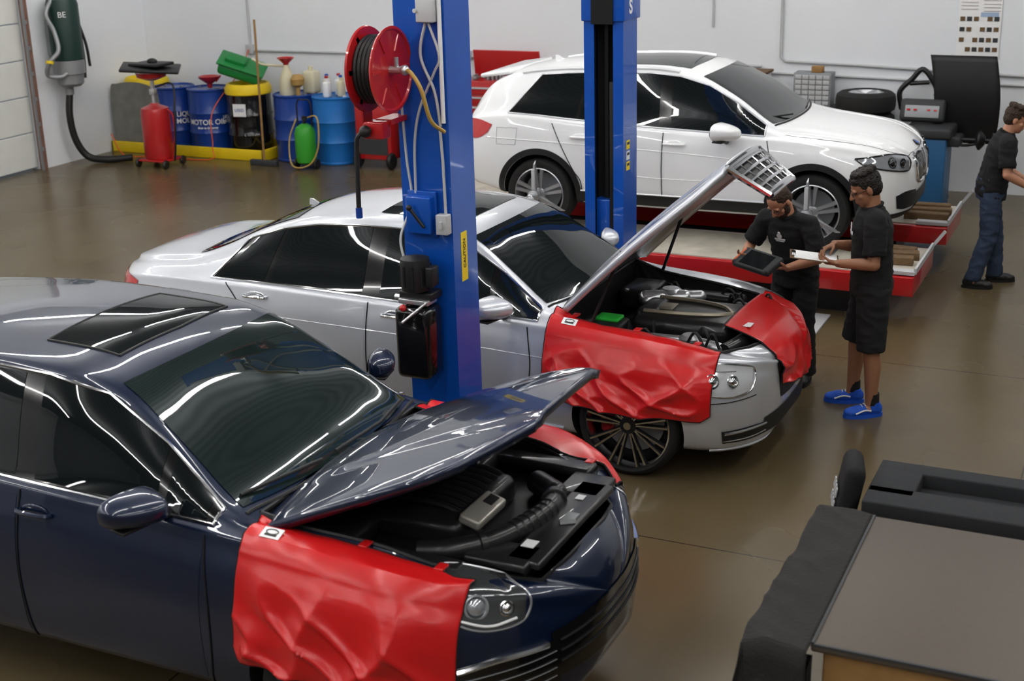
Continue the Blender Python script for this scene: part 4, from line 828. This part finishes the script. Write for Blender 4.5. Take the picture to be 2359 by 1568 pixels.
def loose_tire(x,y,z,rim=True):
    e=root('spare_tire','loose car tire with silver wheel lying flat','tire',(x,y,z),0,'loose tires')
    mb=MB();mb.lathe([(.21,.0),(.24,-.01),(.30,.0),(.34,.03),(.35,.08),(.35,.15),(.34,.20),(.30,.23),(.24,.24),(.21,.23),(.20,.11),(.21,0)],n=48,cap=False);mb.obj('tire',RUB,e)
    mb=MB();mb.lathe([(.21,.02),(.215,.22),(.205,.225),(.19,.17),(.05,.16),(.03,.17)],n=40,cap=False)
    for k in range(5):a=k*1.2566;mb.bar((.03*math.cos(a),.03*math.sin(a),.19),(.2*math.cos(a),.2*math.sin(a),.21),.05,.07,.03,(0,0,1))
    mb.obj('wheel_rim',ALU,e)
for zz in(1.01,.76,.51,.26,.01):loose_tire(-3.19,16.6,zz)
e=root('wheel_balancer','blue and black wheel balancing machine with raised wheel guard','wheel balancer',(-2.35,16.15,0))
mb=MB();mb.box((0,0,.42),(.42,.5,.84),bev=.02);mb.obj('machine_base',mat('steel_blue',(.03,.13,.28),.4),e)
mb=MB();mb.box((0,0,.90),(.52,.55,.12),bev=.03);mb.box((.1,.0,.80),(.5,.3,.12),bev=.03);mb.obj('weight_tray',DGREY,e)
mb=MB();mb.box((-.12,.1,1.10),(.50,.12,.26),bev=.04,R=Matrix.Rotation(-.3,3,'X'));cpn=mb.obj('control_panel',DGREY,e)
mb=MB();mb.box((-.12,.03,1.10),(.38,.012,.14),bev=.004,R=Matrix.Rotation(-.3,3,'X'));mb.obj('display_face',GREY,cpn)
for k in(0,1,3,4):mb=MB();mb.box((-.27+.075*k,.022,1.12),(.035,.010,.018),R=Matrix.Rotation(-.3,3,'X'));mb.obj('display_digit',REDL,cpn)
mb=MB();mb.cyl((.25,-.05,.82),(.95,-.05,.82),.022);mb.lathe([(.06,0),(.11,.03),(.11,.05),(.05,.1)],(.5,-.05,.82),(1,0,0),n=28);mb.lathe([(.09,0),(.04,.09)],(.68,-.05,.82),(1,0,0),n=28);mb.obj('spindle',BLK,e)
P=[]
for i in range(13):
    u=i/12;row=[]
    for j in range(15):
        v=j/14;x=-.05+.72*u-.05*v;z=.72+1.0*v;row.append(V((x+.06*math.sin(v*3),.28-.08*math.sin(math.pi*v)-.08*v,z)))
    P.append(row)
mb=MB();mb.grid(P);mb.obj('wheel_guard',BLK,e,solid=.02)
mb=MB();mb.tube([(.6,.3,.75),(.3,.25,.7),(.1,.2,.85)],.018,sub=12);mb.obj('guard_arm',BLK,e)
e=root('measuring_caliper','black curved wheel caliper arm on balancer','caliper',(-2.62,16.9,1.16))
mb=MB();P2=[(-.20,0,-.15),(-.23,0,.05),(-.1,0,.2),(.02,0,.32),(.15,0,.18),(.22,0,.02),(.18,0,.05)];mb.tube(P2,.032,sub=36,n=8);mb.tube([(-.12,0,.15),(.1,0,.17)],.026);mb.cap((-.20,0,-.15),(-.08,0,-.20),.026);mb.obj('caliper_arm',BLK,e)
e=root('tool_cart','blue steel tool cart with equipment on top','tool cart',(-.55,13.75,0));mb=MB();mb.box((0,0,.48),(.6,.5,.78),bev=.015);mb.obj('cart_body',BLUE,e);mb=MB();mb.box((0,0,.93),(.5,.4,.14),bev=.02);mb.box((.05,.1,1.1),(.3,.2,.25),bev=.02);mb.obj('cart_equipment',DGREY,e)
for sx in(-.24,.24):
    for sy in(-.2,.2):mb=MB();mb.lathe([(.04,-.015),(.05,0),(.04,.015)],(sx,sy,.05),(1,0,0),n=16);mb.obj('caster',BLK,e)
# ------------------------------------------------------------------ foreground benches
e=root('tool_cabinet','wooden cabinet with worn grey-brown laminate top','cabinet',(0,0,0))
mb=MB();mb.box((.02,5.11,.985),(1.96,1.18,.03),bev=.008);mb.obj('cabinet_top',TOPM,e)
mb=MB();mb.box((.03,5.11,.485),(1.9,1.12,.97),bev=.01);mb.obj('cabinet_body',WOOD,e)
mb=MB();mb.box((-.955,5.11,.998),(.012,1.18,.012));mb.box((.02,4.525,.998),(1.96,.012,.012));mb.obj('edge_banding',DGREY,e)
def cf(t,v):return .012*(1-abs(noise.noise(V((t*2.2+v*1.5,v*1.2,3.3))))*2)+.016*(1-abs(noise.noise(V((t*5-v*3,v*2,9.1))))*2)
P=[]
for i in range(90):
    u=i/89;t=4.47+1.25*u;row=[]
    for j in range(60):
        v=j/59
        if v<.3:
            q=v/.3;s_=-.965-.25*q;z=.995-.03*q*q
        else:
            q=(v-.3)/.7;s_=-1.215-.08*math.sin(q*1.4);z=.965-.93*q
        f=cf(t,v)*(min(1,v*6));row.append(V((s_-f*(.2+1.5*max(0,v-.2)),t+.02*math.sin(v*4),z+f*1.1*(v<.32))))
    P.append(row)
mb=MB();mb.grid(P)
F2=[]
for j in range(60):
    a=P[0][j];row=[]
    for k in range(12):
        q=k/11;z=a.z*(1-q)+.02*q if j<18 else a.z
        row.append(V((a.x+(.0 if j<18 else (-.95-a.x)*q),a.y-.012*math.sin(q*9+j*.15),z)))
    F2.append(row)
mb.grid(F2)
tag(mb.obj('cloth_cover',CLOTHG,solid=.006),'wrinkled black cloth cover hanging beside cabinet','cloth cover')
e=root('foam_case','charcoal foam topped equipment case with recessed slot','equipment case',(0,0,0))
mb=MB();mb.box((-.20,6.15,.845),(1.76,.20,.11),bev=.01);mb.box((-.20,6.52,.845),(1.76,.12,.11),bev=.01);mb.box((-.97,6.33,.845),(.22,.30,.11),bev=.01);mb.box((-.2,6.33,.81),(1.7,.24,.04));mb.obj('foam_top',FOAM,e)
mb=MB();mb.box((-.2,6.32,.40),(1.6,.48,.80),bev=.01);mb.obj('case_body',DGREY,e)
mb=MB();mb.box((.40,7.25,.45),(1.6,.9,.9),bev=.02);tag(mb.obj('metal_locker',mat('blue_grey_metal',(.05,.06,.08),.5)),'blue-grey metal locker beside foam case','locker')
e=root('draped_jacket','black jacket with white print draped over a slim stand','jacket',(-1.20,6.33,-.07),.25)
mb=MB();mb.box((.0,.0,.86),(.10,.30,.40),bev=.048,R=Matrix.Rotation(.18,3,'Y'));mb.box((-.03,.0,.60),(.09,.28,.3),bev=.04);mb.obj('jacket_shell',CLOTH,e)
for r in range(2):
    for k in range(4):mb=MB();mb.box((-.058-.012*r,-.07+.045*k,.90-.07*r),(.006,.03,.045),R=Matrix.Rotation(.18,3,'Y'));mb.obj('print_stroke',LGREY,e)
mb=MB();mb.cyl((0,0,.09),(0,0,.6),.02);mb.lathe([(.14,.07),(.14,.09),(.03,.10)],n=24);mb.obj('stand_pole',DGREY,e)
# ------------------------------------------------------------------ people
def remesh(mb,name,mt,parent,vox,sm=4,disp=0,dsc=9,seed=0):
    o=mb.obj(name,mt,None,recalc=True);k=o.modifiers.new('r','REMESH');k.mode='VOXEL';k.voxel_size=vox
    if sm:q=o.modifiers.new('s','SMOOTH');q.factor=.5;q.iterations=sm
    me=evalmesh(o);bpy.data.objects.remove(o)
    if disp:
        ns=[v.normal.copy() for v in me.vertices]
        for v,n in zip(me.vertices,ns):
            d=noise.noise(V((v.co.x*dsc,v.co.y*dsc,v.co.z*dsc*1.6+seed)));d=1-abs(d)*2.2;v.co+=n*d*disp
    me.materials.clear();me.materials.append(mt)
    me.polygons.foreach_set('use_smooth',[True]*len(me.polygons))
    o=bpy.data.objects.new(name,me);COL.objects.link(o);o.parent=parent;return o
def hand(mb,wr,d,n,side,curl,sc=1.):
    wr=V(wr);d=V(d).normalized();n=V(n);n=(n-d*n.dot(d)).normalized();s=d.cross(n).normalized()*side
    for k in range(4):
        o=(k-1.5)*.019*sc;k0=wr+s*o*.7;kn=wr+d*(.082-abs(k-1.2)*.004)*sc+s*o;mb.cap(k0,kn,.014*sc,.0115*sc,n=10)
        L=[.072,.080,.074,.058][k]*sc;p=kn;ang=curl*(.55+.06*k);a=0
        for q,f in enumerate((.45,.31,.24)):
            a+=ang*(1 if q else .8);dd=(d*math.cos(a)+n*math.sin(a)).normalized();p2=p+dd*L*f;mb.cap(p,p2,(.0098-.0008*q)*sc,(.0092-.001*q)*sc,n=10);p=p2
    p=wr+d*.022*sc-s*.022*sc;d1=(d*.55-s*.7+n*.45).normalized();p2=p+d1*.038*sc;mb.cap(p,p2,.014*sc,.0115*sc,n=10);d2=(d*.85-s*.1+n*.55).normalized();p3=p2+d2*.030*sc;mb.cap(p2,p3,.0108*sc,.0098*sc,n=10);d3=(d*.8+n*.6).normalized();mb.cap(p3,p3+d3*.022*sc,.0098*sc,.008*sc,n=10)
def person(label,loc,rz,sc,J,skin,hair,shirt,bottoms,long,shoes,beard=False,glasses=False,logo=None,sleeve=.8,socks=True,curl=.7):
    e=root('person',label,'person',loc,rz);e.scale=(sc,sc,sc)
    g={k:V(v) for k,v in J.items() if not isinstance(v,(float,int))}
    hp=J.get('pitch',.3);hy=J.get('yaw',0.)
    HM=Matrix.Rotation(hy,3,'Z')@Matrix.Rotation(hp,3,'Y');hc=g['head']
    def H(x,y,z):return hc+HM@V((x,y,z))
    mb=MB();up=(g['neck']-g['pel']).normalized();pit=math.atan2(up.x,up.z);TR=Matrix.Rotation(pit,3,'Y')
    mb.ell(g['pel'],(.115,.155,.12),R=TR,n=20);mb.ell(g['pel'].lerp(g['neck'],.32),(.112,.148,.17),R=TR,n=20);mb.ell(g['pel'].lerp(g['neck'],.68),(.115,.172,.17),R=TR,n=20)
    mb.cap(g['neck']-up*.05,H(-.02,0,-.06),.062,.055)
    for L,sg in(('L',1),('R',-1)):
        sh,el,wr=g['sh'+L],g['el'+L],g['wr'+L];hp_,kn,an=g['hip'+L],g['kn'+L],g['an'+L]
        mb.cap(g['neck']-up*.05,sh,.06,.055);mb.cap(sh,el,.052,.040);mb.cap(el,wr.lerp(el,.6),.043,.041);mb.cap(wr.lerp(el,.6),wr,.041,.028)
        hand(mb,wr,g['hd'+L],g['hn'+L],sg*(1),J.get('curl',curl))
        mb.cap(hp_,kn,.086,.060);mb.cap(kn,kn.lerp(an,.33)-V((.012,0,0)),.056,.060);mb.cap(kn.lerp(an,.33)-V((.012,0,0)),an,.060,.037);mb.cap(an-V((.03,0,.03)),an+g['toe'+L]*.15-V((0,0,.05)),.036,.030)
    mb.ell(H(-.012,0,.035),(.098,.078,.092),R=HM,n=24);mb.ell(H(.020,0,-.035),(.072,.062,.085),R=HM,n=20);mb.ell(H(.052,0,-.085),(.032,.034,.026),R=HM)
    mb.cap(H(.086,0,.02),H(.112,0,-.020),.010,.014,n=10);mb.ell(H(.100,.012,-.022),.010);mb.ell(H(.100,-.012,-.022),.010)
    mb.cap(H(.080,.022,.030),H(.078,.048,.026),.010,n=8);mb.cap(H(.080,-.022,.030),H(.078,-.048,.026),.010,n=8)
    mb.ell(H(.086,0,-.050),(.012,.024,.006),R=HM);mb.ell(H(.084,0,-.062),(.012,.020,.007),R=HM)
    for sg in(-1,1):mb.ell(H(-.012,sg*.080,-.002),(.020,.010,.032),R=HM);mb.ell(H(.055,sg*.045,-.020),(.02,.018,.02),R=HM)
    body=remesh(mb,'body',skin,e,.0055,3)
    for sg in(-1,1):
        q=MB();q.ell(H(.080,sg*.033,.010),(.008,.013,.008),R=HM);q.obj('eye',EYE,e)
    hb=MB();hb.ell(H(-.026,0,.050),(.095,.084,.088),R=HM,n=24);hb.ell(H(-.048,0,.006),(.066,.080,.074),R=HM,n=24)
    if J.get('fringe',1):
        for k in range(5):hb.ell(H(.045+.004*(k%2),-.044+.022*k,.080+.006*(k%3)),(.030,.018,.022),R=HM)
        for k in range(9):a=k*.7;hb.ell(H(-.03+.06*math.cos(a),.055*math.sin(a),.118),(.03,.026,.022),R=HM)
    hair_o=remesh(hb,'hair',hair,e,.005,1,.006 if J.get('fringe',1) else .002,45)
    if beard:
        q=MB();q.ell(H(.046,0,-.075),(.048,.052,.045),R=HM);q.ell(H(.02,.048,-.045),(.035,.02,.05),R=HM);q.ell(H(.02,-.048,-.045),(.035,.02,.05),R=HM);remesh(q,'beard',HAIRB,e,.006,2,.003,60)
    if glasses:
        q=MB()
        for sg in(-1,1):
            q.tube([H(.098,sg*.034+.022*math.cos(a),.008+.015*math.sin(a)) for a in np.linspace(0,6.283,18)],.0018,n=5);q.tube([H(.096,sg*.056,.012),H(-.005,sg*.084,.012)],.0018,n=5)
        q.tube([H(.10,-.012,.01),H(.10,.012,.01)],.0018,n=5);q.obj('glasses',BLK,e)
    pu=g['pel'];q=MB()
    nn=36;rows=[]
    for t,wx,wy in((-.16,.138,.180),(0,.140,.180),(.25,.134,.168),(.5,.132,.176),(.75,.13,.188),(.92,.10,.15),(1.0,.07,.085)):
        c=g['pel'].lerp(g['neck'],t) if t>=0 else g['pel']+V((0,0,t*.55));rows.append([c+TR@V((wx*math.cos(a)*(1.12 if (math.cos(a)>0 and J.get('belly',0) and .0<t<.6) else 1),wy*math.sin(a),0)) for a in [2*math.pi*k/nn for k in range(nn)]])
    vs=[p for r in rows for p in r];fs=[(i*nn+k,i*nn+(k+1)%nn,(i+1)*nn+(k+1)%nn,(i+1)*nn+k) for i in range(len(rows)-1) for k in range(nn)]+[tuple(range(nn-1,-1,-1)),tuple((len(rows)-1)*nn+k for k in range(nn))];q.add(vs,fs)
    for L in'LR':
        sh,el=g['sh'+L],g['el'+L];q.cap(g['neck']-up*.055,sh,.070,.072);q.cyl(sh,sh.lerp(el,sleeve),.073,.074,n=24)
    q.cyl(g['neck']-up*.06,g['neck']+up*.012,.082,.070,n=24)
    so=remesh(q,'shirt',shirt,e,.009,3,.008,9,loc[0])
    q=MB();q.tube([g['neck']+up*.012+TR@V((.068*math.cos(a)+.004,.068*math.sin(a),-.018*math.cos(a))) for a in np.linspace(0,6.28,24)],.010,n=8);q.obj('collar',shirt,so)
    if logo:
        c=g['pel'].lerp(g['neck'],.72)+TR@V((.150,logo,.0));lm=TM(c,(0,1,0),up);q=MB();q.lathe([(.022,0),(.022,.003)],(0,.03,0),n=16);q.box((-.0,0,0),(.09,.014,.004));q.box((0,-.016,0),(.07,.006,.004));q.ell((0,.055,0),(.012,.012,.004));lo=q.obj('chest_logo',WHT,so,M=lm)
    q=MB();nn=30;rows=[]
    for z,wx,wy in((.10,.128,.165),(.0,.132,.172),(-.10,.125,.172)):rows.append([pu+V((wx*math.cos(a),wy*math.sin(a),z)) for a in [2*math.pi*k/nn for k in range(nn)]])
    q.add([p for r in rows for p in r],[(i*nn+k,i*nn+(k+1)%nn,(i+1)*nn+(k+1)%nn,(i+1)*nn+k) for i in range(2) for k in range(nn)]+[tuple(range(nn-1,-1,-1)),tuple(2*nn+k for k in range(nn))])
    for L in'LR':
        h_,kn,an=g['hip'+L],g['kn'+L],g['an'+L]
        if long:q.cap(h_,kn,.100,.078);q.cyl(kn,an+V((0,0,-.02)),.078,.070,n=20)
        else:q.ell(h_,.110);q.cyl(h_,kn+(kn-h_)*.04,.108,.096,n=24)
    remesh(q,'trousers' if long else 'shorts',bottoms,e,.009,2,.008,9,3+loc[0])
    for L in'LR':
        an=g['an'+L];t=g['toe'+L].normalized();sd=V((-t.y,t.x,0));q=MB();b=V((an.x,an.y,0))
        RM=Matrix((t,sd,V((0,0,1)))).transposed()
        q.ell(b-t*.025+V((0,0,.055)),(.062,.042,.055),R=RM);q.ell(b+t*.07+V((0,0,.045)),(.10,.045,.042),R=RM);q.ell(b+t*.13+V((0,0,.038)),(.062,.047,.034),R=RM);q.cyl(b-t*.02+V((0,0,.05)),b-t*.02+V((0,0,.11)),.048,.045)
        s2=remesh(q,'shoe',shoes,e,.006,3)
        q=MB();pts=[]
        for k in range(32):
            a=2*math.pi*k/32;x=.052+.142*math.cos(a);w=.048*(1+.12*math.cos(a))*math.sin(a);pts.append(b+t*x+sd*w)
        q.prism(pts,(0,0,.026));q.obj('shoe_sole',shoes if shoes is not BLK else BLK,s2)
        if shoes is SHOEB:
            for sg in(-1,1):
                q=MB();q.tube([b+t*.01+sd*sg*.044+V((0,0,.055)),b+t*.06+sd*sg*.049+V((0,0,.062)),b+t*.12+sd*sg*.050+V((0,0,.040))],.006,n=6,sub=10);q.obj('shoe_stripe',WHT,s2)
            for k in range(4):q=MB();q.tube([b+t*(.045+.022*k)-sd*.024+V((0,0,.088-.006*k)),b+t*(.045+.022*k)+V((0,0,.094-.006*k)),b+t*(.045+.022*k)+sd*.024+V((0,0,.088-.006*k))],.0035,n=5);q.obj('lace',WHT,s2)
            q=MB();q.cyl(b-t*.015+V((0,0,.09)),b-t*.012+V((0,0,.17)),.045,.044,n=18);q.obj('sock',CLOTH,s2)
    return e,g
JA=dict(pel=(0,0,.95),neck=(.02,0,1.46),head=(.075,0,1.585),pitch=.45,yaw=.05,
 shL=(.02,.165,1.40),elL=(.03,.225,1.12),wrL=(.25,.13,1.105),hdL=(.9,-.35,.05),hnL=(0,0,1),
 shR=(.02,-.165,1.40),elR=(.06,-.22,1.13),wrR=(.25,-.10,1.18),hdR=(.85,.45,-.25),hnR=(0,.35,-1),
 hipL=(0,.09,.90),knL=(.0,.125,.50),anL=(-.02,.13,.09),hipR=(0,-.09,.90),knR=(.06,-.125,.50),anR=(.07,-.14,.09),toeL=(.97,.2,0),toeR=(.97,-.1,0),curl=.8)
SA=1.03;LA=(-1.72,9.53,0);HA=math.radians(-160)
A,gA=person('person in black polo, black shorts and blue sneakers writing on clipboard',LA,HA,SA,JA,SKIN2,HAIR,CLOTH,CLOTH,False,SHOEB,glasses=True,logo=.07)
MA=Matrix.Translation(V(LA))@Matrix.Rotation(HA,4,'Z')@Matrix.Scale(SA,4)
e=root('clipboard','clipboard with white paper held by person','clipboard');e.matrix_world=MA@TM((.40,.03,1.125),(1,-.1,.12),(0,1,0))
mb=MB();mb.box((0,0,0),(.33,.24,.004),bev=.0015);mb.obj('board',OLDWOOD,e);mb=MB();mb.box((-.01,0,.004),(.29,.215,.002));mb.obj('paper_sheet',PAPER,e);mb=MB();mb.box((.14,0,.008),(.03,.11,.012),bev=.004);mb.obj('clip',CHR,e)
mb=MB();mb.cyl((0,0,0),(.02,-.02,.14),.005);o=tag(mb.obj('pen',BLK),'slim pen held in writing hand','pen');o.matrix_world=MA@Matrix.Translation((.335,-.055,1.145))
JB=dict(pel=(-.02,0,.90),neck=(.14,0,1.36),head=(.225,-.02,1.465),pitch=.85,yaw=-.15,belly=1,
 shL=(.13,.19,1.30),elL=(.16,.29,1.06),wrL=(.39,.17,1.02),hdL=(.75,-.6,.05),hnL=(-.2,-.3,1),
 shR=(.13,-.19,1.30),elR=(.17,-.31,1.07),wrR=(.38,-.22,1.05),hdR=(.85,.45,.05),hnR=(-.1,.3,1),
 hipL=(-.02,.09,.86),knL=(.03,.12,.48),anL=(0,.14,.09),hipR=(-.02,-.09,.86),knR=(.03,-.12,.48),anR=(0,-.14,.09),toeL=(.95,.25,0),toeR=(.95,-.25,0),curl=.7,fringe=0)
hb=math.radians(-108);LB=V((-2.38,10.0,0));SB=.975
B,gB=person('bearded person in black polo looking down at diagnostic tablet',LB,hb,SB,JB,SKINM,HAIRB,CLOTH,CLOTH,True,BLK,beard=True,glasses=True,logo=.001)
MBt=Matrix.Translation(LB)@Matrix.Rotation(hb,4,'Z')@Matrix.Scale(SB,4)
e=root('diagnostic_tablet','rugged black and orange diagnostic tablet held by person','tablet');e.matrix_world=MBt@TM((.50,-.02,1.06),(.1,1,-.08),(-1,0,.45))
mb=MB();mb.box((0,0,0),(.32,.22,.04),bev=.02);mb.box((-.155,0,0),(.04,.2,.055),bev=.018);mb.box((.155,0,0),(.04,.2,.055),bev=.018);mb.obj('tablet_case',DGREY,e)
mb=MB();mb.box((0,0,.021),(.23,.16,.003));mb.obj('tablet_screen',GLASS,e);mb=MB();mb.box((-.16,0,.0),(.02,.15,.058),bev=.006);mb.obj('tablet_trim',ORANGE,e)
JC=dict(pel=(0,0,.95),neck=(.10,0,1.45),head=(.17,0,1.575),pitch=.35,yaw=-.1,
 shL=(.09,.17,1.39),elL=(.10,.22,1.11),wrL=(.32,.17,.99),hdL=(.9,0,-.35),hnL=(0,-.5,-1),
 shR=(.09,-.17,1.39),elR=(.10,-.23,1.11),wrR=(.32,-.17,.98),hdR=(.9,0,-.35),hnR=(0,.5,-1),
 hipL=(0,.09,.90),knL=(.08,.10,.50),anL=(.12,.12,.09),hipR=(0,-.09,.90),knR=(.0,-.11,.50),anR=(-.12,-.12,.09),toeL=(1,.1,0),toeR=(1,-.15,0),curl=.5)
person('person in black polo and blue jeans working at tool cart',(-1.34,13.12,0),math.radians(14),.985,JC,SKINM,HAIRB,CLOTH,JEAN,True,BLK)
# ------------------------------------------------------------------ camera & world
w=bpy.data.worlds.new('world');SC.world=w;w.use_nodes=True;w.node_tree.nodes['Background'].inputs[0].default_value=(.6,.7,.8,1);w.node_tree.nodes['Background'].inputs[1].default_value=.3
yaw=.4455;p=.323;r=-.0275;Z=Matrix.Rotation(yaw,3,'Z')
F=Z@V((0,math.cos(p),-math.sin(p)));Rv=Z@V((1,0,0));U=Z@V((0,math.sin(p),math.cos(p)))
R2=Rv*math.cos(r)+U*math.sin(r);U2=-Rv*math.sin(r)+U*math.cos(r)
cam=bpy.data.cameras.new('camera');co_=bpy.data.objects.new('camera',cam);COL.objects.link(co_)
M3=Matrix((R2,U2,-F)).transposed();co_.matrix_world=Matrix.Translation((0,0,3.729))@M3.to_4x4()
cam.sensor_width=36;cam.lens=3170/2359*36;cam.dof.use_dof=True;cam.dof.focus_distance=9.0;cam.dof.aperture_fstop=2.8
SC.camera=co_
SC.view_settings.view_transform='Standard';SC.view_settings.look='None';SC.view_settings.exposure=0;SC.view_settings.gamma=.90
